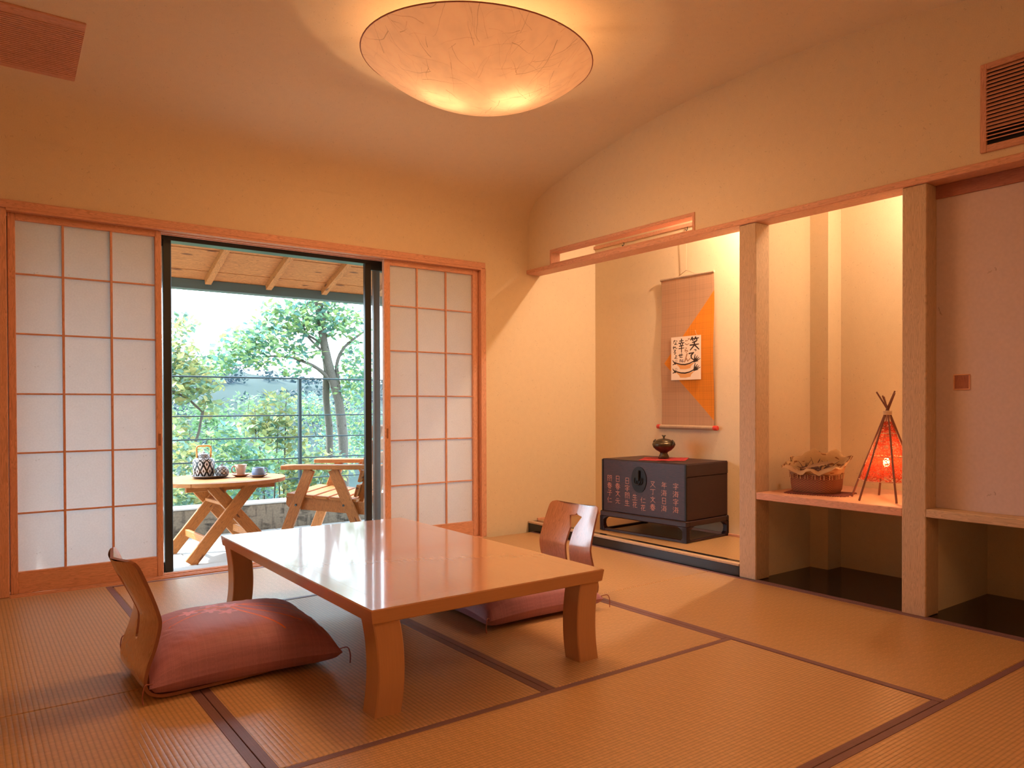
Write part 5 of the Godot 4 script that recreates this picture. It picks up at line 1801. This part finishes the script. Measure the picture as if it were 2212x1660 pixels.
func build_planting() -> void:
	var leafm := mat(Color(1, 1, 1), 0.55)
	leafm.vertex_color_use_as_albedo = true
	leafm.backlight_enabled = true
	leafm.backlight = lin(0.8, 0.8, 0.8)
	var bark := mat(lin(0.20, 0.17, 0.15), 0.95, M.wood_b, Vector3(2, 3, 1))
	var green := [Color(0.26, 0.40, 0.18), Color(0.20, 0.35, 0.22), Color(0.34, 0.43, 0.16), Color(0.16, 0.32, 0.30)]
	var yellow := [Color(0.36, 0.38, 0.15), Color(0.27, 0.36, 0.18), Color(0.42, 0.38, 0.16), Color(0.18, 0.30, 0.24)]
	var bluish := [Color(0.18, 0.33, 0.15), Color(0.22, 0.36, 0.18), Color(0.16, 0.28, 0.14)]
	var big := leaf_mesh(0.050, 0.085)
	var small := leaf_mesh(0.038, 0.065)
	# ground falling away below the veranda, and the far hillside
	var gs := S()
	gs.set_smooth_group(0)
	var nz := fnoise(0.05, 12, 4)
	var gy := func(x: float, z: float) -> float:
		var d := -7.3 - z
		return -1.3 - 0.22 * minf(d, 26.0) + nz.get_noise_2d(x * 3, z * 3) * 0.5
	for i in 40:
		for k in 30:
			var gp := func(a: int, b: int) -> Vector3:
				var x := -20.0 + a * 1.6
				var z := -7.3 - b * 1.4
				return Vector3(x, gy.call(x, z), z)
			face(gs, [gp.call(i, k), gp.call(i + 1, k), gp.call(i + 1, k + 1), gp.call(i, k + 1)], [Vector2.ZERO, Vector2.ZERO, Vector2.ZERO, Vector2.ZERO], Vector3.UP)
	solo("garden_ground", "dark green sloping ground below the veranda", "ground", gs, mat(lin(0.07, 0.11, 0.06), 1.0), Vector3.ZERO, "", "structure")
	var hs := S()
	hs.set_smooth_group(0)
	var hn := fnoise(0.035, 5, 5)
	var hp := func(a: int, b: int) -> Vector3:
		var x := -40.0 + a * 3.0
		var t := b / 22.0
		var z := -46.0 - 60.0 * t
		var ridge := 4.3 + 1.0 * sin(x * 0.09 + 0.6) + 0.9 * hn.get_noise_2d(x * 1.5, 3.0)
		return Vector3(x, -9.0 + (ridge + 9.0) * sin(minf(1.0, t * 1.25) * PI / 2) + 1.1 * hn.get_noise_2d(x * 6, z * 6), z)
	for i in 60:
		for k in 22:
			face(hs, [hp.call(i, k), hp.call(i + 1, k), hp.call(i + 1, k + 1), hp.call(i, k + 1)], [Vector2.ZERO, Vector2.ZERO, Vector2.ZERO, Vector2.ZERO], Vector3.UP)
	var hill := solo("far_hill", "wooded hillside in blue haze far beyond the veranda", "hill", hs, mat(lin(0.012, 0.025, 0.010), 1.0), Vector3.ZERO, "", "structure")
	var hb := []
	var q := RandomNumberGenerator.new()
	q.seed = 61
	for k in 700:
		var a := q.randi_range(6, 54)
		var b := q.randi_range(1, 16)
		hb.append([hp.call(a, b) + Vector3(q.randf_range(-1.5, 1.5), 0.1, 0), Vector3(1, 0.7, 1) * q.randf_range(0.8, 1.5)])
	foliage(hill, "tree_crowns", hb, 26000, leaf_mesh(0.30, 0.46), leafm, [Color(0.012, 0.026, 0.010), Color(0.016, 0.032, 0.012), Color(0.011, 0.022, 0.010)], 62)

	# thin blue haze filling the valley between garden and hill
	var fog := FogVolume.new()
	fog.name = "valley_haze"
	fog.size = Vector3(110, 40, 26)
	fog.position = Vector3(20, 6, -30)
	var fm := FogMaterial.new()
	fm.density = 0.0022
	fm.albedo = lin(0.35, 0.62, 1.0)
	fog.material = fm
	tag(fog, "thin blue haze in the valley before the far hillside", "haze", "", "stuff")
	add_child(fog)
	# the tree with the forked trunk
	var zt := -9.6
	var tr := thing("forked_tree", "tall broadleaf tree with forked rough trunk beyond the railing", "tree", Vector3.ZERO)
	var root := px(735, 990, zt)
	tr.position = Vector3(root.x, gy.call(root.x, zt) - 0.1, zt)
	var limb := func(called: String, pts: Array, r0: float, r1: float) -> void:
		var w := []
		for p in pts: w.append(px(p[0], p[1], zt + (p[2] if p.size() > 2 else 0.0)) - tr.position)
		if called == "trunk": w.push_front(Vector3(w[0].x * 0.6, 0, w[0].z))
		var ln := smooth_line(w, 18)
		var rr := []
		for i in ln.size():
			rr.append(lerpf(r0, r1, float(i) / (ln.size() - 1)) * (1.0 + 0.07 * sin(i * 2.1)))
		var st := S()
		tube(st, ln, rr, 9)
		part(tr, called, st, bark)
	limb.call("trunk", [[742, 985], [738, 930], [735, 880], [722, 830], [708, 780], [700, 740], [693, 690], [686, 620], [680, 560]], 0.075, 0.045)
	limb.call("trunk", [[712, 985, -0.3], [712, 930, -0.3], [706, 880, -0.25], [704, 845, -0.2], [706, 800, -0.1], [703, 770, 0]], 0.052, 0.040)
	limb.call("branch", [[733, 870], [730, 820], [728, 785], [740, 755], [760, 735], [792, 712]], 0.030, 0.012)
	limb.call("branch", [[718, 825], [690, 798], [660, 782], [620, 770], [570, 768]], 0.028, 0.008)
	limb.call("branch", [[705, 765], [680, 742], [662, 720], [655, 690], [665, 650]], 0.018, 0.006)
	limb.call("branch", [[700, 745], [650, 715], [600, 705], [560, 712]], 0.016, 0.005)
	limb.call("branch", [[695, 700], [720, 660], [745, 640]], 0.018, 0.006)
	var blob := func(list: Array, z: float) -> Array:
		var out := []
		for b in list:
			var p := px(b[0], b[1], z + (b[4] if b.size() > 4 else 0.0))
			var k := p.length() / 1665.0 * 0.95
			out.append([p, Vector3(b[2] * k, b[3] * k, 0.45)])
		return out
	var local := func(list: Array, t: Node3D) -> Array:
		var out := []
		for b in list: out.append([b[0] - t.position, b[1]])
		return out
	foliage(tr, "leaves", local.call(blob.call([[690, 690, 60, 40], [640, 690, 60, 36], [590, 715, 60, 34], [540, 735, 56, 36], [500, 760, 50, 34], [470, 790, 40, 26], [560, 770, 60, 26], [650, 760, 40, 22], [740, 700, 50, 36], [765, 780, 34, 50], [690, 655, 60, 18], [600, 670, 40, 18], [755, 830, 40, 40], [640, 800, 26, 14], [720, 600, 80, 40], [600, 590, 50, 30]], zt), tr), 3800, big, leafm, green, 70)
	# slender tree close to the veranda on the other side
	zt = -8.6
	var t2 := thing("slender_tree", "slender yellowing tree with thin bent stem beyond the railing", "tree", Vector3.ZERO)
	root = px(395, 1060, zt)
	t2.position = Vector3(root.x, gy.call(root.x, zt) - 0.1, zt)
	var l2 := func(called: String, pts: Array, r0: float, r1: float) -> void:
		var w := []
		for p in pts: w.append(px(p[0], p[1], zt) - t2.position)
		if called == "stem": w.push_front(Vector3(0, 0, 0))
		var ln := smooth_line(w, 16)
		var rr := []
		for i in ln.size(): rr.append(lerpf(r0, r1, float(i) / (ln.size() - 1)))
		var st := S()
		tube(st, ln, rr, 8)
		part(t2, called, st, bark)
	l2.call("stem", [[392, 1060], [408, 1000], [425, 945], [437, 905], [434, 880], [415, 862], [375, 850], [340, 800]], 0.022, 0.010)
	l2.call("branch", [[436, 905], [444, 870], [452, 840]], 0.008, 0.003)
	foliage(t2, "leaves", local.call(blob.call([[385, 760, 34, 40], [410, 800, 30, 30], [430, 830, 46, 22], [400, 850, 34, 24], [380, 930, 30, 40], [455, 880, 26, 20], [395, 700, 26, 18], [360, 800, 40, 60]], zt), t2), 1300, big, leafm, yellow, 71)
	# shrubs in front of the slope
	var shrubs := [
		[-8.2, [[400, 990, 46, 40], [380, 1060, 40, 34], [440, 1075, 40, 24]], yellow, 700, big, "yellow green shrub"],
		[-8.8, [[500, 960, 56, 46], [560, 1000, 60, 40], [520, 1050, 50, 36]], green, 1000, big, "leafy green shrub"],
		[-9.3, [[590, 900, 44, 36], [620, 940, 46, 40], [555, 920, 40, 32], [600, 860, 30, 18]], yellow, 900, big, "tall golden leaved shrub"],
		[-9.0, [[640, 1010, 60, 44], [700, 1010, 60, 40], [660, 1060, 60, 40]], yellow, 900, big, "spreading shrub with pale leaves"],
		[-11.5, [[770, 900, 50, 60], [700, 900, 46, 44], [660, 880, 40, 36], [780, 960, 50, 50], [770, 830, 40, 40]], green, 2200, small, "dense dark green bush"],
		[-11.0, [[480, 900, 60, 30], [420, 900, 50, 36], [540, 870, 40, 22], [460, 940, 60, 36]], bluish, 1100, small, "fine leaved green bush"],
		[-10.2, [[600, 980, 60, 50], [540, 1040, 60, 44], [720, 980, 60, 60], [640, 1060, 90, 50], [450, 1020, 70, 50]], green, 2200, small, "low green thicket"],
	]
	for s in shrubs:
		var bl: Array = blob.call(s[1], s[0])
		var p0: Vector3 = bl[0][0]
		var o := thing("shrub", "%s growing beyond the veranda railing" % s[5], "shrub", Vector3(p0.x, gy.call(p0.x, s[0]) - 0.05, s[0]))
		for k in 4:
			var st := S()
			var e: Vector3 = bl[k % bl.size()][0] - o.position
			tube(st, smooth_line([Vector3(0.05 * k - 0.1, 0, 0), e * Vector3(0.4, 0.5, 0.5) + Vector3(0.08 * (k - 2), 0, 0), e + Vector3(0.1 * (k - 2), 0.1, 0)], 10), [0.018, 0.017, 0.016, 0.015, 0.014, 0.012, 0.010, 0.009, 0.008, 0.006, 0.004], 6)
			part(o, "stem", st, bark)
		foliage(o, "leaves", local.call(bl, o), s[3], s[4], leafm, s[2], 80 + int(s[3]))
